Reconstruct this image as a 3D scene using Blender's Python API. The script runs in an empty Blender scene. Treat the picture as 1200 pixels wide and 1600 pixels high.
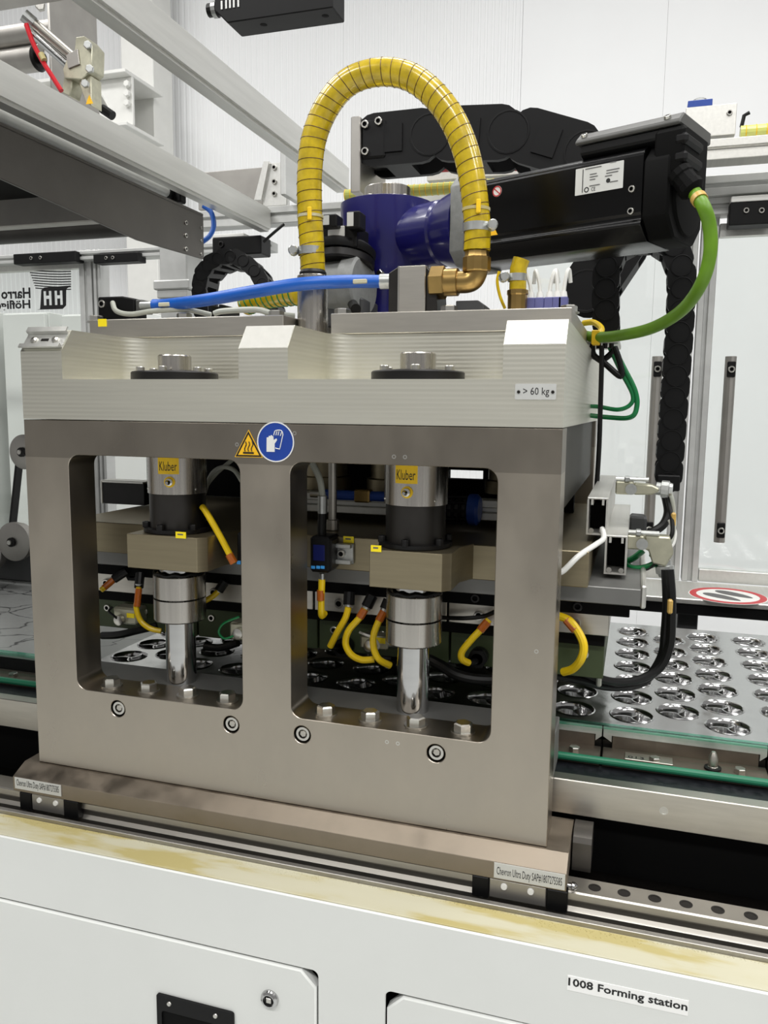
import bpy, bmesh, math, random
from mathutils import Vector, Matrix
random.seed(7)
scene = bpy.context.scene
COL = scene.collection
PI = math.pi

# ------------------------------------------------------------------ camera
FPX = 1257.34
YAW, PITCH, ROLL = 0.30242461, -0.12750334, 0.01082444
CAM = Vector((0.798, -0.9054, 1.4086))
_fw = Vector((-math.sin(YAW) * math.cos(PITCH), math.cos(YAW) * math.cos(PITCH), math.sin(PITCH)))
_r0 = Vector((math.cos(YAW), math.sin(YAW), 0))
_u0 = _r0.cross(_fw)
_r = math.cos(ROLL) * _r0 + math.sin(ROLL) * _u0
_u = -math.sin(ROLL) * _r0 + math.cos(ROLL) * _u0
cam_data = bpy.data.cameras.new('camera')
cam = bpy.data.objects.new('camera', cam_data)
COL.objects.link(cam)
cam_data.sensor_fit = 'VERTICAL'
cam_data.sensor_height = 36.0
cam_data.lens = 36.0 * FPX / 1600.0
cam_data.clip_start = 0.01
_m = Matrix((( _r.x, _u.x, -_fw.x, CAM.x), (_r.y, _u.y, -_fw.y, CAM.y), (_r.z, _u.z, -_fw.z, CAM.z), (0, 0, 0, 1)))
cam.matrix_world = _m
scene.camera = cam

# ------------------------------------------------------------------ world, lamps, exposure
world = bpy.data.worlds.new('hall')
scene.world = world
world.use_nodes = True
bg = world.node_tree.nodes['Background']
bg.inputs['Color'].default_value = (1.0, 0.985, 0.96, 1)
bg.inputs['Strength'].default_value = 0.34
def area_light(name, loc, size, size_y, power, rot=(0, 0, 0)):
    d = bpy.data.lights.new(name, 'AREA'); d.shape = 'RECTANGLE'; d.size = size; d.size_y = size_y; d.energy = power
    d.color = (1.0, 0.99, 0.97)
    o = bpy.data.objects.new(name, d); COL.objects.link(o); o.location = loc; o.rotation_euler = rot
    return o
for _x, _y, _p in ((-2.4, 1.5, 36), (0.4, 1.5, 36), (3.2, 1.5, 36), (-1.8, -0.2, 52), (1.2, -0.2, 52), (4.0, -0.2, 52), (-1.8, -2.6, 80), (1.2, -2.6, 80), (4.0, -2.6, 80)):
    area_light('hall_ceiling_lamp', (_x, _y, 4.4), 1.6, 0.5, _p)
vs = scene.view_settings
vs.view_transform = 'Standard'; vs.look = 'None'; vs.exposure = 0.0; vs.gamma = 1.0; vs.use_curve_mapping = False

# ------------------------------------------------------------------ projecting measured points of the photograph into the room
def ray(px, py):
    return _r * ((px - 600) / FPX) - _u * ((py - 800) / FPX) + _fw
def at(px, py, Y):
    w = ray(px, py); return CAM + w * ((Y - CAM.y) / w.y)
def atx(px, py, X):
    w = ray(px, py); return CAM + w * ((X - CAM.x) / w.x)
def atz(px, py, Z):
    w = ray(px, py); return CAM + w * ((Z - CAM.z) / w.z)

# ------------------------------------------------------------------ materials
def lin(c):
    return tuple(((v / 255) / 12.92 if v / 255 <= 0.04045 else ((v / 255 + 0.055) / 1.055) ** 2.4) for v in c)
MATS = {}
def mat(name, rgb, metal=0.0, rough=0.5, var=0.0, stretch=(6, 6, 6), bump=0.0, spec=0.5, trans=0.0, coat=0.0, detail=4.0, rvar=0.0, alpha=1.0, emit=None):
    m = bpy.data.materials.new(name); m.use_nodes = True
    nt = m.node_tree; b = nt.nodes['Principled BSDF']
    c = lin(rgb) + (1,)
    b.inputs['Base Color'].default_value = c
    b.inputs['Metallic'].default_value = metal
    b.inputs['Roughness'].default_value = rough
    b.inputs['Specular IOR Level'].default_value = spec
    b.inputs['Transmission Weight'].default_value = trans
    b.inputs['Coat Weight'].default_value = coat
    b.inputs['Alpha'].default_value = alpha
    if var > 0 or bump > 0 or rvar > 0:
        tc = nt.nodes.new('ShaderNodeTexCoord'); mp = nt.nodes.new('ShaderNodeMapping')
        mp.inputs['Scale'].default_value = stretch
        nz = nt.nodes.new('ShaderNodeTexNoise'); nz.inputs['Scale'].default_value = 5.0; nz.inputs['Detail'].default_value = detail
        geo = nt.nodes.new('ShaderNodeNewGeometry')
        nt.links.new(geo.outputs['Position'], mp.inputs['Vector']); nt.links.new(mp.outputs['Vector'], nz.inputs['Vector'])
        if var > 0:
            rp = nt.nodes.new('ShaderNodeMapRange')
            rp.inputs['From Min'].default_value = 0.3; rp.inputs['From Max'].default_value = 0.7
            rp.inputs['To Min'].default_value = 1 - var; rp.inputs['To Max'].default_value = 1 + var
            mx = nt.nodes.new('ShaderNodeVectorMath'); mx.operation = 'SCALE'
            mx.inputs[0].default_value = c[:3]
            nt.links.new(nz.outputs['Fac'], rp.inputs['Value']); nt.links.new(rp.outputs['Result'], mx.inputs['Scale'])
            nt.links.new(mx.outputs['Vector'], b.inputs['Base Color'])
        if rvar > 0:
            rq = nt.nodes.new('ShaderNodeMapRange')
            rq.inputs['From Min'].default_value = 0.3; rq.inputs['From Max'].default_value = 0.7
            rq.inputs['To Min'].default_value = max(0.02, rough - rvar); rq.inputs['To Max'].default_value = rough + rvar
            nt.links.new(nz.outputs['Fac'], rq.inputs['Value']); nt.links.new(rq.outputs['Result'], b.inputs['Roughness'])
        if bump > 0:
            bp = nt.nodes.new('ShaderNodeBump'); bp.inputs['Strength'].default_value = bump; bp.inputs['Distance'].default_value = 0.002
            nt.links.new(nz.outputs['Fac'], bp.inputs['Height']); nt.links.new(bp.outputs['Normal'], b.inputs['Normal'])
    MATS[name] = m
    return m
def ribbed(name, rgb, metal, rough, axis, pitch, strength, var=0.04):
    m = mat(name, rgb, metal, rough, var=var, stretch=(1, 1, 30))
    nt = m.node_tree; b = nt.nodes['Principled BSDF']
    geo = nt.nodes.new('ShaderNodeNewGeometry'); sep = nt.nodes.new('ShaderNodeSeparateXYZ')
    nt.links.new(geo.outputs['Position'], sep.inputs['Vector'])
    mu = nt.nodes.new('ShaderNodeMath'); mu.operation = 'MULTIPLY'; mu.inputs[1].default_value = 2 * PI / pitch
    sn = nt.nodes.new('ShaderNodeMath'); sn.operation = 'SINE'
    nt.links.new(sep.outputs[axis], mu.inputs[0]); nt.links.new(mu.outputs[0], sn.inputs[0])
    bp = nt.nodes.new('ShaderNodeBump'); bp.inputs['Strength'].default_value = strength; bp.inputs['Distance'].default_value = 0.0004
    nt.links.new(sn.outputs[0], bp.inputs['Height']); nt.links.new(bp.outputs['Normal'], b.inputs['Normal'])
    return m
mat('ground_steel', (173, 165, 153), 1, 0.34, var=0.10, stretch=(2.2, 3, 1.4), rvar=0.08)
mat('steel', (192, 188, 180), 1, 0.38, var=0.05, stretch=(4, 4, 40))
mat('brushed_steel', (188, 184, 178), 1, 0.25, var=0.10, stretch=(60, 60, 1), rvar=0.06)
mat('chrome', (190, 190, 190), 1, 0.12, var=0.04, stretch=(3, 3, 20))
mat('bolt_steel', (200, 198, 192), 1, 0.28)
ribbed('milled_aluminium', (224, 222, 210), 1, 0.42, 'Z', 0.0055, 0.16)
mat('bright_aluminium', (214, 213, 208), 1, 0.5, var=0.05, stretch=(30, 1, 30))
mat('aluminium', (214, 214, 210), 0.85, 0.45, var=0.05, stretch=(20, 1.2, 20))
mat('frame_aluminium', (196, 197, 195), 0.6, 0.5, var=0.05, stretch=(8, 0.8, 8))
mat('sheet_steel', (165, 162, 157), 0.85, 0.42, var=0.08, stretch=(3, 3, 3))
mat('bronze_anodised', (150, 140, 116), 0.9, 0.42, var=0.06, stretch=(2, 2, 40))
mat('grey_anodised', (128, 128, 126), 0.7, 0.5, var=0.06, stretch=(3, 3, 3))
mat('worn_steel', (146, 136, 123), 1, 0.5, var=0.12, stretch=(6, 6, 6), rvar=0.1)
mat('brown_steel', (122, 112, 102), 0.85, 0.45, var=0.12, stretch=(8, 8, 8))
mat('paper_white', (246, 246, 244), 0.0, 0.5, var=0.01)
mat('foil_smooth', (190, 190, 190), 1, 0.16, var=0.04)
mat('dark_sheet', (92, 89, 85), 0.85, 0.42, var=0.06, stretch=(3, 3, 3))
mat('dark_steel', (62, 60, 58), 0.9, 0.4, var=0.12, stretch=(5, 5, 5))
mat('black_oxide', (26, 25, 25), 0.5, 0.42, var=0.15, stretch=(8, 8, 8))
mat('black_plastic', (11, 11, 12), 0.0, 0.5, spec=0.22, var=0.15, stretch=(8, 8, 8))
mat('matt_black', (6, 6, 6), 0.0, 0.7, spec=0.12, var=0.1, stretch=(5, 5, 5))
mat('gloss_black', (5, 5, 6), 0.0, 0.25, spec=0.25, var=0.1, stretch=(5, 5, 5))
mat('motor_grey', (84, 84, 82), 0.3, 0.5, var=0.06, stretch=(10, 10, 10))
mat('cast_grey', (134, 136, 135), 0.3, 0.55, var=0.1, stretch=(20, 20, 20), bump=0.2)
mat('dark_grey', (60, 61, 62), 0.1, 0.5, var=0.1, stretch=(6, 6, 6))
mat('gearbox_blue', (22, 20, 92), 0.0, 0.28, var=0.06, stretch=(4, 4, 4), coat=0.3)
mat('brass', (164, 136, 84), 1, 0.32, var=0.1, stretch=(10, 10, 10))
mat('zinc', (190, 192, 190), 0.9, 0.35, var=0.08, stretch=(30, 30, 30))
mat('die_cast', (186, 184, 164), 0.75, 0.42, var=0.1, stretch=(12, 12, 12))
mat('blue_hose', (14, 86, 178), 0.0, 0.35, var=0.08, stretch=(10, 10, 10))
mat('blue_plastic', (28, 66, 150), 0.0, 0.4, var=0.1, stretch=(8, 8, 8))
mat('green_cable', (94, 136, 20), 0.0, 0.42, var=0.12, stretch=(6, 6, 6))
mat('green_hose', (18, 120, 66), 0.0, 0.25, var=0.1, stretch=(8, 8, 8))
mat('green_belt', (30, 112, 82), 0.0, 0.4, var=0.08, stretch=(3, 20, 20))
mat('olive_plate', (62, 74, 46), 0.2, 0.5, var=0.12, stretch=(4, 4, 4))
mat('olive_dark', (44, 42, 34), 0.3, 0.5, var=0.15, stretch=(4, 4, 4))
mat('yellow_cable', (232, 196, 18), 0.0, 0.38, var=0.06, stretch=(10, 10, 10))
mat('amber_tag', (176, 92, 26), 0.0, 0.3, var=0.1, stretch=(60, 60, 60))
mat('grey_cable', (168, 170, 160), 0.0, 0.45, var=0.05, stretch=(10, 10, 10))
mat('black_rubber', (13, 13, 13), 0.0, 0.45, spec=0.3, var=0.1, stretch=(10, 10, 10))
mat('red_hose', (190, 20, 34), 0.0, 0.3, var=0.05, stretch=(10, 10, 10))
mat('white_paint', (222, 224, 221), 0.0, 0.42, var=0.02, stretch=(1.2, 1.2, 1.2))
mat('wall_white', (236, 237, 238), 0.0, 0.55, var=0.012, stretch=(0.6, 0.6, 0.6))
mat('white_steel', (226, 226, 222), 0.1, 0.5, var=0.03, stretch=(3, 3, 3))
mat('cream_plastic', (214, 206, 172), 0.0, 0.5, var=0.05, stretch=(6, 6, 6))
mat('white_plastic', (228, 228, 224), 0.0, 0.45, var=0.02, stretch=(9, 9, 9))
mat('label_yellow', (240, 196, 16), 0.0, 0.5, var=0.03, stretch=(9, 9, 9))
mat('bright_yellow', (250, 226, 20), 0.0, 0.5, var=0.03, stretch=(9, 9, 9))
mat('sign_yellow', (246, 190, 26), 0.0, 0.45, var=0.02, stretch=(9, 9, 9))
mat('sign_blue', (22, 62, 152), 0.0, 0.4, var=0.03, stretch=(9, 9, 9))
mat('sign_red', (186, 40, 46), 0.0, 0.45, var=0.04, stretch=(9, 9, 9))
mat('print_black', (14, 14, 16), 0.0, 0.6, var=0.05, stretch=(9, 9, 9))
mat('print_grey', (92, 92, 92), 0.0, 0.6, var=0.05, stretch=(9, 9, 9))
mat('silver_label', (204, 205, 202), 0.3, 0.45, var=0.03, stretch=(9, 9, 9))
mat('floor_grey', (196, 198, 196), 0.0, 0.45, var=0.03, stretch=(0.8, 0.8, 0.8))
mat('screen_blue', (22, 28, 78), 0.0, 0.2, var=0.05, stretch=(9, 9, 9))
mat('key_blue', (60, 150, 220), 0.0, 0.4, var=0.05, stretch=(9, 9, 9))
mat('plug_purple', (96, 98, 150), 0.0, 0.45, var=0.05, stretch=(9, 9, 9))
mat('rail_black', (24, 26, 30), 0.1, 0.4, var=0.25, stretch=(20, 20, 20), rvar=0.1)
mat('foil', (196, 196, 196), 1, 0.2, var=0.05, stretch=(6, 6, 6), bump=0.25, rvar=0.06)
mat('oil_black', (8, 7, 6), 0.0, 0.12, spec=0.6, bump=0.6, var=0.2, stretch=(30, 30, 30))
mat('amber_hose', (208, 180, 30), 0.0, 0.22, var=0.22, stretch=(14, 14, 14), coat=0.3)
mat('hose_wire', (84, 58, 14), 0.2, 0.4, var=0.1, stretch=(9, 9, 9))
mat('lime_hose', (196, 200, 110), 0.0, 0.3, var=0.1, stretch=(9, 9, 9))
def glass_sheet(name, tint, gloss):
    m = bpy.data.materials.new(name); m.use_nodes = True
    nt = m.node_tree; nt.nodes.clear()
    out = nt.nodes.new('ShaderNodeOutputMaterial'); mx = nt.nodes.new('ShaderNodeMixShader')
    tr = nt.nodes.new('ShaderNodeBsdfTransparent'); gl = nt.nodes.new('ShaderNodeBsdfGlossy')
    tr.inputs['Color'].default_value = tint + (1,); gl.inputs['Roughness'].default_value = 0.04
    mx.inputs['Fac'].default_value = gloss
    nt.links.new(tr.outputs[0], mx.inputs[1]); nt.links.new(gl.outputs[0], mx.inputs[2]); nt.links.new(mx.outputs[0], out.inputs['Surface'])
    MATS[name] = m
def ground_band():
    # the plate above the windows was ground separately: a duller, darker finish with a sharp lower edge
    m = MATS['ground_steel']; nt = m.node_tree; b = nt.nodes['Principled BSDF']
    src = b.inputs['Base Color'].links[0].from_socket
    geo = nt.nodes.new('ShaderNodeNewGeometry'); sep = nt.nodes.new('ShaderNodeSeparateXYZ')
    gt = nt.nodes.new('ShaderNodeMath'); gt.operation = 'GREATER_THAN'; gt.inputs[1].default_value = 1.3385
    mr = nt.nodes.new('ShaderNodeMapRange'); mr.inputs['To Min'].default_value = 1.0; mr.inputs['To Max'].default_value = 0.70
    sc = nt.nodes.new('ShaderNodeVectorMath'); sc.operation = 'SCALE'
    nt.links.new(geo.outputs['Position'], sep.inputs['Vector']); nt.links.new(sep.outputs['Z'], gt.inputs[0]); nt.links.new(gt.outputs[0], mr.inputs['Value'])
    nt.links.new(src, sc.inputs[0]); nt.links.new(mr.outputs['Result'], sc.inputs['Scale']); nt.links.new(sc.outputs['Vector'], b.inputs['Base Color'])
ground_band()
mat('gold_tag', (196, 160, 84), 0.0, 0.35, var=0.1, stretch=(40, 40, 40))
mat('nose_aluminium', (186, 185, 180), 1, 0.6, var=0.03, stretch=(20, 2, 20))
glass_sheet('clear_pane', (0.95, 0.965, 0.955), 0.06)
glass_sheet('green_acrylic', (0.55, 0.9, 0.78), 0.12)
# amber spiral hose: a little light passes through the wall
def translucent_hose():
    m = MATS['amber_hose']; b = m.node_tree.nodes['Principled BSDF']
    b.inputs['Transmission Weight'].default_value = 0.25
    b.inputs['Subsurface Weight'].default_value = 0.0
translucent_hose()
# cream ledge with oil stains of their own outline
def stained_ledge():
    m = MATS['cream_plastic']; nt = m.node_tree; b = nt.nodes['Principled BSDF']
    geo = nt.nodes.new('ShaderNodeNewGeometry'); mp = nt.nodes.new('ShaderNodeMapping'); mp.inputs['Scale'].default_value = (5, 22, 5)
    nz = nt.nodes.new('ShaderNodeTexNoise'); nz.inputs['Scale'].default_value = 1.6; nz.inputs['Detail'].default_value = 5
    cr = nt.nodes.new('ShaderNodeValToRGB')
    e = cr.color_ramp.elements
    e[0].position = 0.0; e[0].color = lin((196, 193, 174)) + (1,)
    e[1].position = 0.47; e[1].color = lin((190, 186, 162)) + (1,)
    n = cr.color_ramp.elements.new(0.53); n.color = lin((186, 179, 146)) + (1,)
    n = cr.color_ramp.elements.new(0.60); n.color = lin((176, 164, 112)) + (1,)
    nt.links.new(geo.outputs['Position'], mp.inputs['Vector']); nt.links.new(mp.outputs['Vector'], nz.inputs['Vector'])
    nt.links.new(nz.outputs['Fac'], cr.inputs['Fac']); nt.links.new(cr.outputs['Color'], b.inputs['Base Color'])
stained_ledge()
# cracked film laid on the infeed table
def cracked_film():
    m = mat('cracked_film', (150, 152, 150), 0.5, 0.3, var=0.05)
    nt = m.node_tree; b = nt.nodes['Principled BSDF']
    geo = nt.nodes.new('ShaderNodeNewGeometry')
    vo = nt.nodes.new('ShaderNodeTexVoronoi'); vo.feature = 'DISTANCE_TO_EDGE'; vo.inputs['Scale'].default_value = 9.0
    ns = nt.nodes.new('ShaderNodeTexNoise'); ns.inputs['Scale'].default_value = 14
    ad = nt.nodes.new('ShaderNodeVectorMath'); ad.operation = 'MULTIPLY_ADD'; ad.inputs[1].default_value = (0.08, 0.08, 0.0)
    nt.links.new(ns.outputs['Color'], ad.inputs[0]); nt.links.new(geo.outputs['Position'], ad.inputs[2]); nt.links.new(ad.outputs[0], vo.inputs['Vector'])
    cr = nt.nodes.new('ShaderNodeValToRGB'); e = cr.color_ramp.elements
    e[0].position = 0.0; e[0].color = lin((40, 42, 44)) + (1,); e[1].position = 0.025; e[1].color = lin((160, 162, 160)) + (1,)
    nt.links.new(vo.outputs['Distance'], cr.inputs['Fac']); nt.links.new(cr.outputs['Color'], b.inputs['Base Color'])
cracked_film()

# ------------------------------------------------------------------ mesh building
class MB:
    def __init__(s):
        s.bm = bmesh.new()
    def quad(s, pts):
        vs_ = [s.bm.verts.new(p) for p in pts]
        return s.bm.faces.new(vs_)
    def box(s, x0, x1, y0, y1, z0, z1, mtx=None):
        c = [Vector((x, y, z)) for z in (z0, z1) for y in (y0, y1) for x in (x0, x1)]
        if mtx is not None: c = [mtx @ p for p in c]
        v = [s.bm.verts.new(p) for p in c]
        for f in ((0, 2, 3, 1), (4, 5, 7, 6), (0, 1, 5, 4), (2, 6, 7, 3), (0, 4, 6, 2), (1, 3, 7, 5)):
            s.bm.faces.new([v[i] for i in f])
        return s
    def prism(s, poly, vec):
        vec = Vector(vec); a = [s.bm.verts.new(Vector(p)) for p in poly]; b = [s.bm.verts.new(Vector(p) + vec) for p in poly]
        n = len(a)
        s.bm.faces.new(a); s.bm.faces.new(b[::-1])
        for i in range(n):
            s.bm.faces.new((a[i], b[i], b[(i + 1) % n], a[(i + 1) % n]))
        return s
    def lathe(s, o, axis, prof, n=24, ref=None, caps=True, phase=0.0):
        o = Vector(o); ax = Vector(axis).normalized()
        e1 = Vector(ref) if ref else (Vector((1, 0, 0)) if abs(ax.x) < 0.8 else Vector((0, 1, 0)))
        e1 = (e1 - ax * e1.dot(ax)).normalized(); e2 = ax.cross(e1)
        rings = []
        for (r, h) in prof:
            if r < 1e-7:
                rings.append([s.bm.verts.new(o + ax * h)])
            else:
                rings.append([s.bm.verts.new(o + ax * h + (e1 * math.cos(phase + 2 * PI * i / n) + e2 * math.sin(phase + 2 * PI * i / n)) * r) for i in range(n)])
        for A, B in zip(rings, rings[1:]):
            for i in range(n):
                j = (i + 1) % n
                if len(A) == 1 and len(B) == 1: continue
                if len(A) == 1: s.bm.faces.new((A[0], B[j], B[i]))
                elif len(B) == 1: s.bm.faces.new((A[i], A[j], B[0]))
                else: s.bm.faces.new((A[i], A[j], B[j], B[i]))
        if caps:
            if len(rings[0]) > 1: s.bm.faces.new(rings[0][::-1])
            if len(rings[-1]) > 1: s.bm.faces.new(rings[-1])
        return s
    def cyl(s, p0, p1, r, n=20, r2=None):
        p0 = Vector(p0); p1 = Vector(p1); d = p1 - p0
        return s.lathe(p0, d, [(r, 0), (r if r2 is None else r2, d.length)], n)
    def hexhead(s, o, axis, r, h, phase=0.3):
        return s.lathe(o, axis, [(r, 0), (r, h * 0.85), (r * 0.86, h)], 6, phase=phase)
    def socket_screw(s, o, axis, r, h, n=20):
        s.lathe(o, axis, [(r, 0), (r, h * 0.85), (r * 0.9, h), (r * 0.60, h)], n, caps=False)
        k = len(s.bm.faces)
        s.lathe(o, axis, [(r * 0.60, h), (r * 0.55, h * 0.45), (0, h * 0.4)], n, caps=False)
        s.bm.faces.ensure_lookup_table()
        for f in s.bm.faces[k:]: f.material_index = 1  # recess faces take the second, black material as painted-in shade
        s.two = True
        return s
    def tube(s, pts, r, n=10, caps=True, rfun=None):
        pts = [Vector(p) for p in pts]; N = len(pts)
        tang = [((pts[min(i + 1, N - 1)] - pts[max(i - 1, 0)]).normalized()) for i in range(N)]
        ref = Vector((0, 0, 1)) if abs(tang[0].z) < 0.9 else Vector((1, 0, 0))
        e1 = (ref - tang[0] * ref.dot(tang[0])).normalized(); rings = []
        for i in range(N):
            e1 = (e1 - tang[i] * e1.dot(tang[i])).normalized(); e2 = tang[i].cross(e1)
            rr = r if rfun is None else rfun(i / (N - 1))
            rings.append([s.bm.verts.new(pts[i] + (e1 * math.cos(2 * PI * k / n) + e2 * math.sin(2 * PI * k / n)) * rr) for k in range(n)])
        for A, B in zip(rings, rings[1:]):
            for k in range(n):
                j = (k + 1) % n
                s.bm.faces.new((A[k], A[j], B[j], B[k]))
        if caps:
            s.bm.faces.new(rings[0][::-1]); s.bm.faces.new(rings[-1])
        return s
    def build(s, name, m, parent=None, bevel=0.0, seg=1, label=None, kind=None, sharp=24):
        bmesh.ops.recalc_face_normals(s.bm, faces=s.bm.faces[:])
        o = link_bm(s.bm, name, m, parent, bevel, seg, label, kind, sharp)
        if getattr(s, 'two', False): o.data.materials.append(MATS['matt_black'])
        return o
def finish_bm(bm, bevel, seg, sharp):
    if bevel > 0:
        ed = [e for e in bm.edges if len(e.link_faces) == 2 and e.calc_face_angle(0) > math.radians(28)]
        bmesh.ops.bevel(bm, geom=ed, offset=bevel, segments=seg, affect='EDGES', clamp_overlap=True)
    lim = math.radians(sharp)
    for e in bm.edges:
        e.smooth = len(e.link_faces) == 2 and e.calc_face_angle(0) < lim
    for f in bm.faces: f.smooth = True
def link_bm(bm, name, m, parent=None, bevel=0.0, seg=1, label=None, kind=None, sharp=40):
    finish_bm(bm, bevel, seg, sharp)
    me = bpy.data.meshes.new(name); bm.to_mesh(me); bm.free()
    return link_me(me, name, m, parent, label, kind)
def link_me(me, name, m, parent=None, label=None, kind=None):
    if m is not None and not me.materials: me.materials.append(MATS[m])
    o = bpy.data.objects.new(name, me); COL.objects.link(o)
    if parent is not None:
        o.parent = parent; o.matrix_parent_inverse = world_of(parent).inverted()
    if label: o['label'] = label
    if kind: o['kind'] = kind
    return o
def world_of(o):
    m = o.matrix_basis.copy()
    if o.parent is not None: m = world_of(o.parent) @ o.matrix_parent_inverse @ m
    return m
def thing(name, label, cat, loc=(0, 0, 0), group=None, kind=None):
    o = bpy.data.objects.new(name, None); COL.objects.link(o); o.location = loc; o.empty_display_size = 0.02
    return tag(o, label, cat, group, kind)
def tag(o, label, cat, group=None, kind=None):
    o['label'] = label; o['category'] = cat
    if group: o['group'] = group
    if kind: o['kind'] = kind
    return o
def copy_part(src, parent, mtx, name=None):
    """a copy of a mesh part that shares its data, moved by mtx in world space"""
    c = src.copy(); COL.objects.link(c)
    c.parent = parent; c.matrix_parent_inverse = world_of(parent).inverted() if parent else Matrix()
    c.matrix_basis = mtx
    return c
def frame(o, ex, ey):
    ex = Vector(ex).normalized(); ey = Vector(ey); ey = (ey - ex * ey.dot(ex)).normalized(); ez = ex.cross(ey)
    return Matrix(((ex.x, ey.x, ez.x, o[0]), (ex.y, ey.y, ez.y, o[1]), (ex.z, ey.z, ez.z, o[2]), (0, 0, 0, 1)))
def front(o):                                     # drawing plane facing the camera side: x to +X, y to +Z, out to -Y
    return frame(o, (1, 0, 0), (0, 0, 1))
def curve_mesh(splines, depth, mtx, bevel=0.0):
    """flat shape with holes from closed outlines, thickness running from the drawing plane backwards"""
    cu = bpy.data.curves.new('outline', 'CURVE'); cu.dimensions = '2D'; cu.fill_mode = 'BOTH'
    cu.extrude = depth / 2 - bevel; cu.bevel_depth = bevel; cu.bevel_resolution = 0; cu.offset = -bevel
    for pts in splines:
        sp = cu.splines.new('POLY'); sp.points.add(len(pts) - 1); sp.use_cyclic_u = True
        for p, q in zip(sp.points, pts): p.co = (q[0], q[1], 0, 1)
    o = bpy.data.objects.new('outline', cu); COL.objects.link(o)
    dg = bpy.context.evaluated_depsgraph_get(); me = bpy.data.meshes.new_from_object(o.evaluated_get(dg))
    bpy.data.objects.remove(o); bpy.data.curves.remove(cu)
    me.transform(mtx @ Matrix.Translation((0, 0, -depth / 2)))
    return me
def smooth_me(me, sharp=35):
    bm = bmesh.new(); bm.from_mesh(me); bmesh.ops.remove_doubles(bm, verts=bm.verts[:], dist=1e-6)
    finish_bm(bm, 0, 1, sharp); bm.to_mesh(me); bm.free(); return me
def plate(name, splines, depth, mtx, m, parent=None, bevel=0.0, label=None):
    me = smooth_me(curve_mesh(splines, depth, mtx, bevel)); me.materials.clear()
    return link_me(me, name, m, parent, label)
def rrect(x0, x1, y0, y1, r, n=6):
    out = []
    for cx, cy, a0 in ((x1 - r, y0 + r, -90), (x1 - r, y1 - r, 0), (x0 + r, y1 - r, 90), (x0 + r, y0 + r, 180)):
        for i in range(n + 1):
            a = math.radians(a0 + 90 * i / n); out.append((cx + r * math.cos(a), cy + r * math.sin(a)))
    return out
def circ(cx, cy, r, n=20):
    return [(cx + r * math.cos(2 * PI * i / n), cy + r * math.sin(2 * PI * i / n)) for i in range(n)]
def text(name, body, width, height, mtx, m, parent=None, thick=0.0003, bold=0.0, label=None, space=1.0):
    """lettering scaled to width x height, lower left corner at the frame origin"""
    cu = bpy.data.curves.new('lettering', 'FONT'); cu.body = body; cu.size = 1.0; cu.offset = bold; cu.resolution_u = 2; cu.space_character = space
    o = bpy.data.objects.new('lettering', cu); COL.objects.link(o)
    dg = bpy.context.evaluated_depsgraph_get(); me = bpy.data.meshes.new_from_object(o.evaluated_get(dg))
    bpy.data.objects.remove(o); bpy.data.curves.remove(cu)
    xs = [v.co.x for v in me.vertices]; ys = [v.co.y for v in me.vertices]
    x0, x1, y0, y1 = min(xs), max(xs), min(ys), max(ys)
    sc = Matrix.Diagonal((width / (x1 - x0), height / (y1 - y0), 1, 1)) @ Matrix.Translation((-x0, -y0, 0))
    me.transform(mtx @ Matrix.Translation((0, 0, thick)) @ sc)
    me.materials.clear()
    return link_me(me, name, m, parent, label)
def spline(pts, step=8, closed=False):
    P_ = [Vector(p) for p in pts]; out = []
    for i in range(len(P_) - 1):
        p0 = P_[max(i - 1, 0)]; p1 = P_[i]; p2 = P_[i + 1]; p3 = P_[min(i + 2, len(P_) - 1)]
        for k in range(step):
            t = k / step
            out.append(0.5 * ((2 * p1) + (p2 - p0) * t + (2 * p0 - 5 * p1 + 4 * p2 - p3) * t * t + (3 * p1 - p0 - 3 * p2 + p3) * t ** 3))
    out.append(P_[-1]); return out
def pix_path(lst, step=8):
    """list of (px, py, depth Y) measured along a cable"""
    return spline([at(*p) for p in lst], step)
def resample(pts, n):
    pts = [Vector(p) for p in pts]; L = [0]
    for a, b in zip(pts, pts[1:]): L.append(L[-1] + (b - a).length)
    out = []; j = 0
    for i in range(n):
        t = L[-1] * i / (n - 1)
        while j < len(L) - 2 and L[j + 1] < t: j += 1
        f = (t - L[j]) / max(1e-9, L[j + 1] - L[j]); out.append(pts[j].lerp(pts[j + 1], f))
    return out, L[-1]
def cut(o, cutter_bm):
    """remove the cutter's volume from an object's mesh"""
    bmesh.ops.recalc_face_normals(cutter_bm, faces=cutter_bm.faces[:])
    me = bpy.data.meshes.new('cutter'); cutter_bm.to_mesh(me); cutter_bm.free()
    c = bpy.data.objects.new('cutter', me); COL.objects.link(c)
    md = o.modifiers.new('cut', 'BOOLEAN'); md.object = c; md.operation = 'DIFFERENCE'; md.solver = 'EXACT'
    dg = bpy.context.evaluated_depsgraph_get(); dg.update()
    nm = bpy.data.meshes.new_from_object(o.evaluated_get(dg)); o.modifiers.clear()
    old = o.data; o.data = nm; smooth_me(nm)
    bpy.data.objects.remove(c); bpy.data.meshes.remove(me); nm.name = old.name
def cable(name, pts, r, m, label, cat='cable', parent=None, n=10, group=None):
    o = MB().tube(pts, r, n).build(name, m, parent)
    if parent is None: tag(o, label, cat, group)
    elif label: o['label'] = label
    return o

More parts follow.
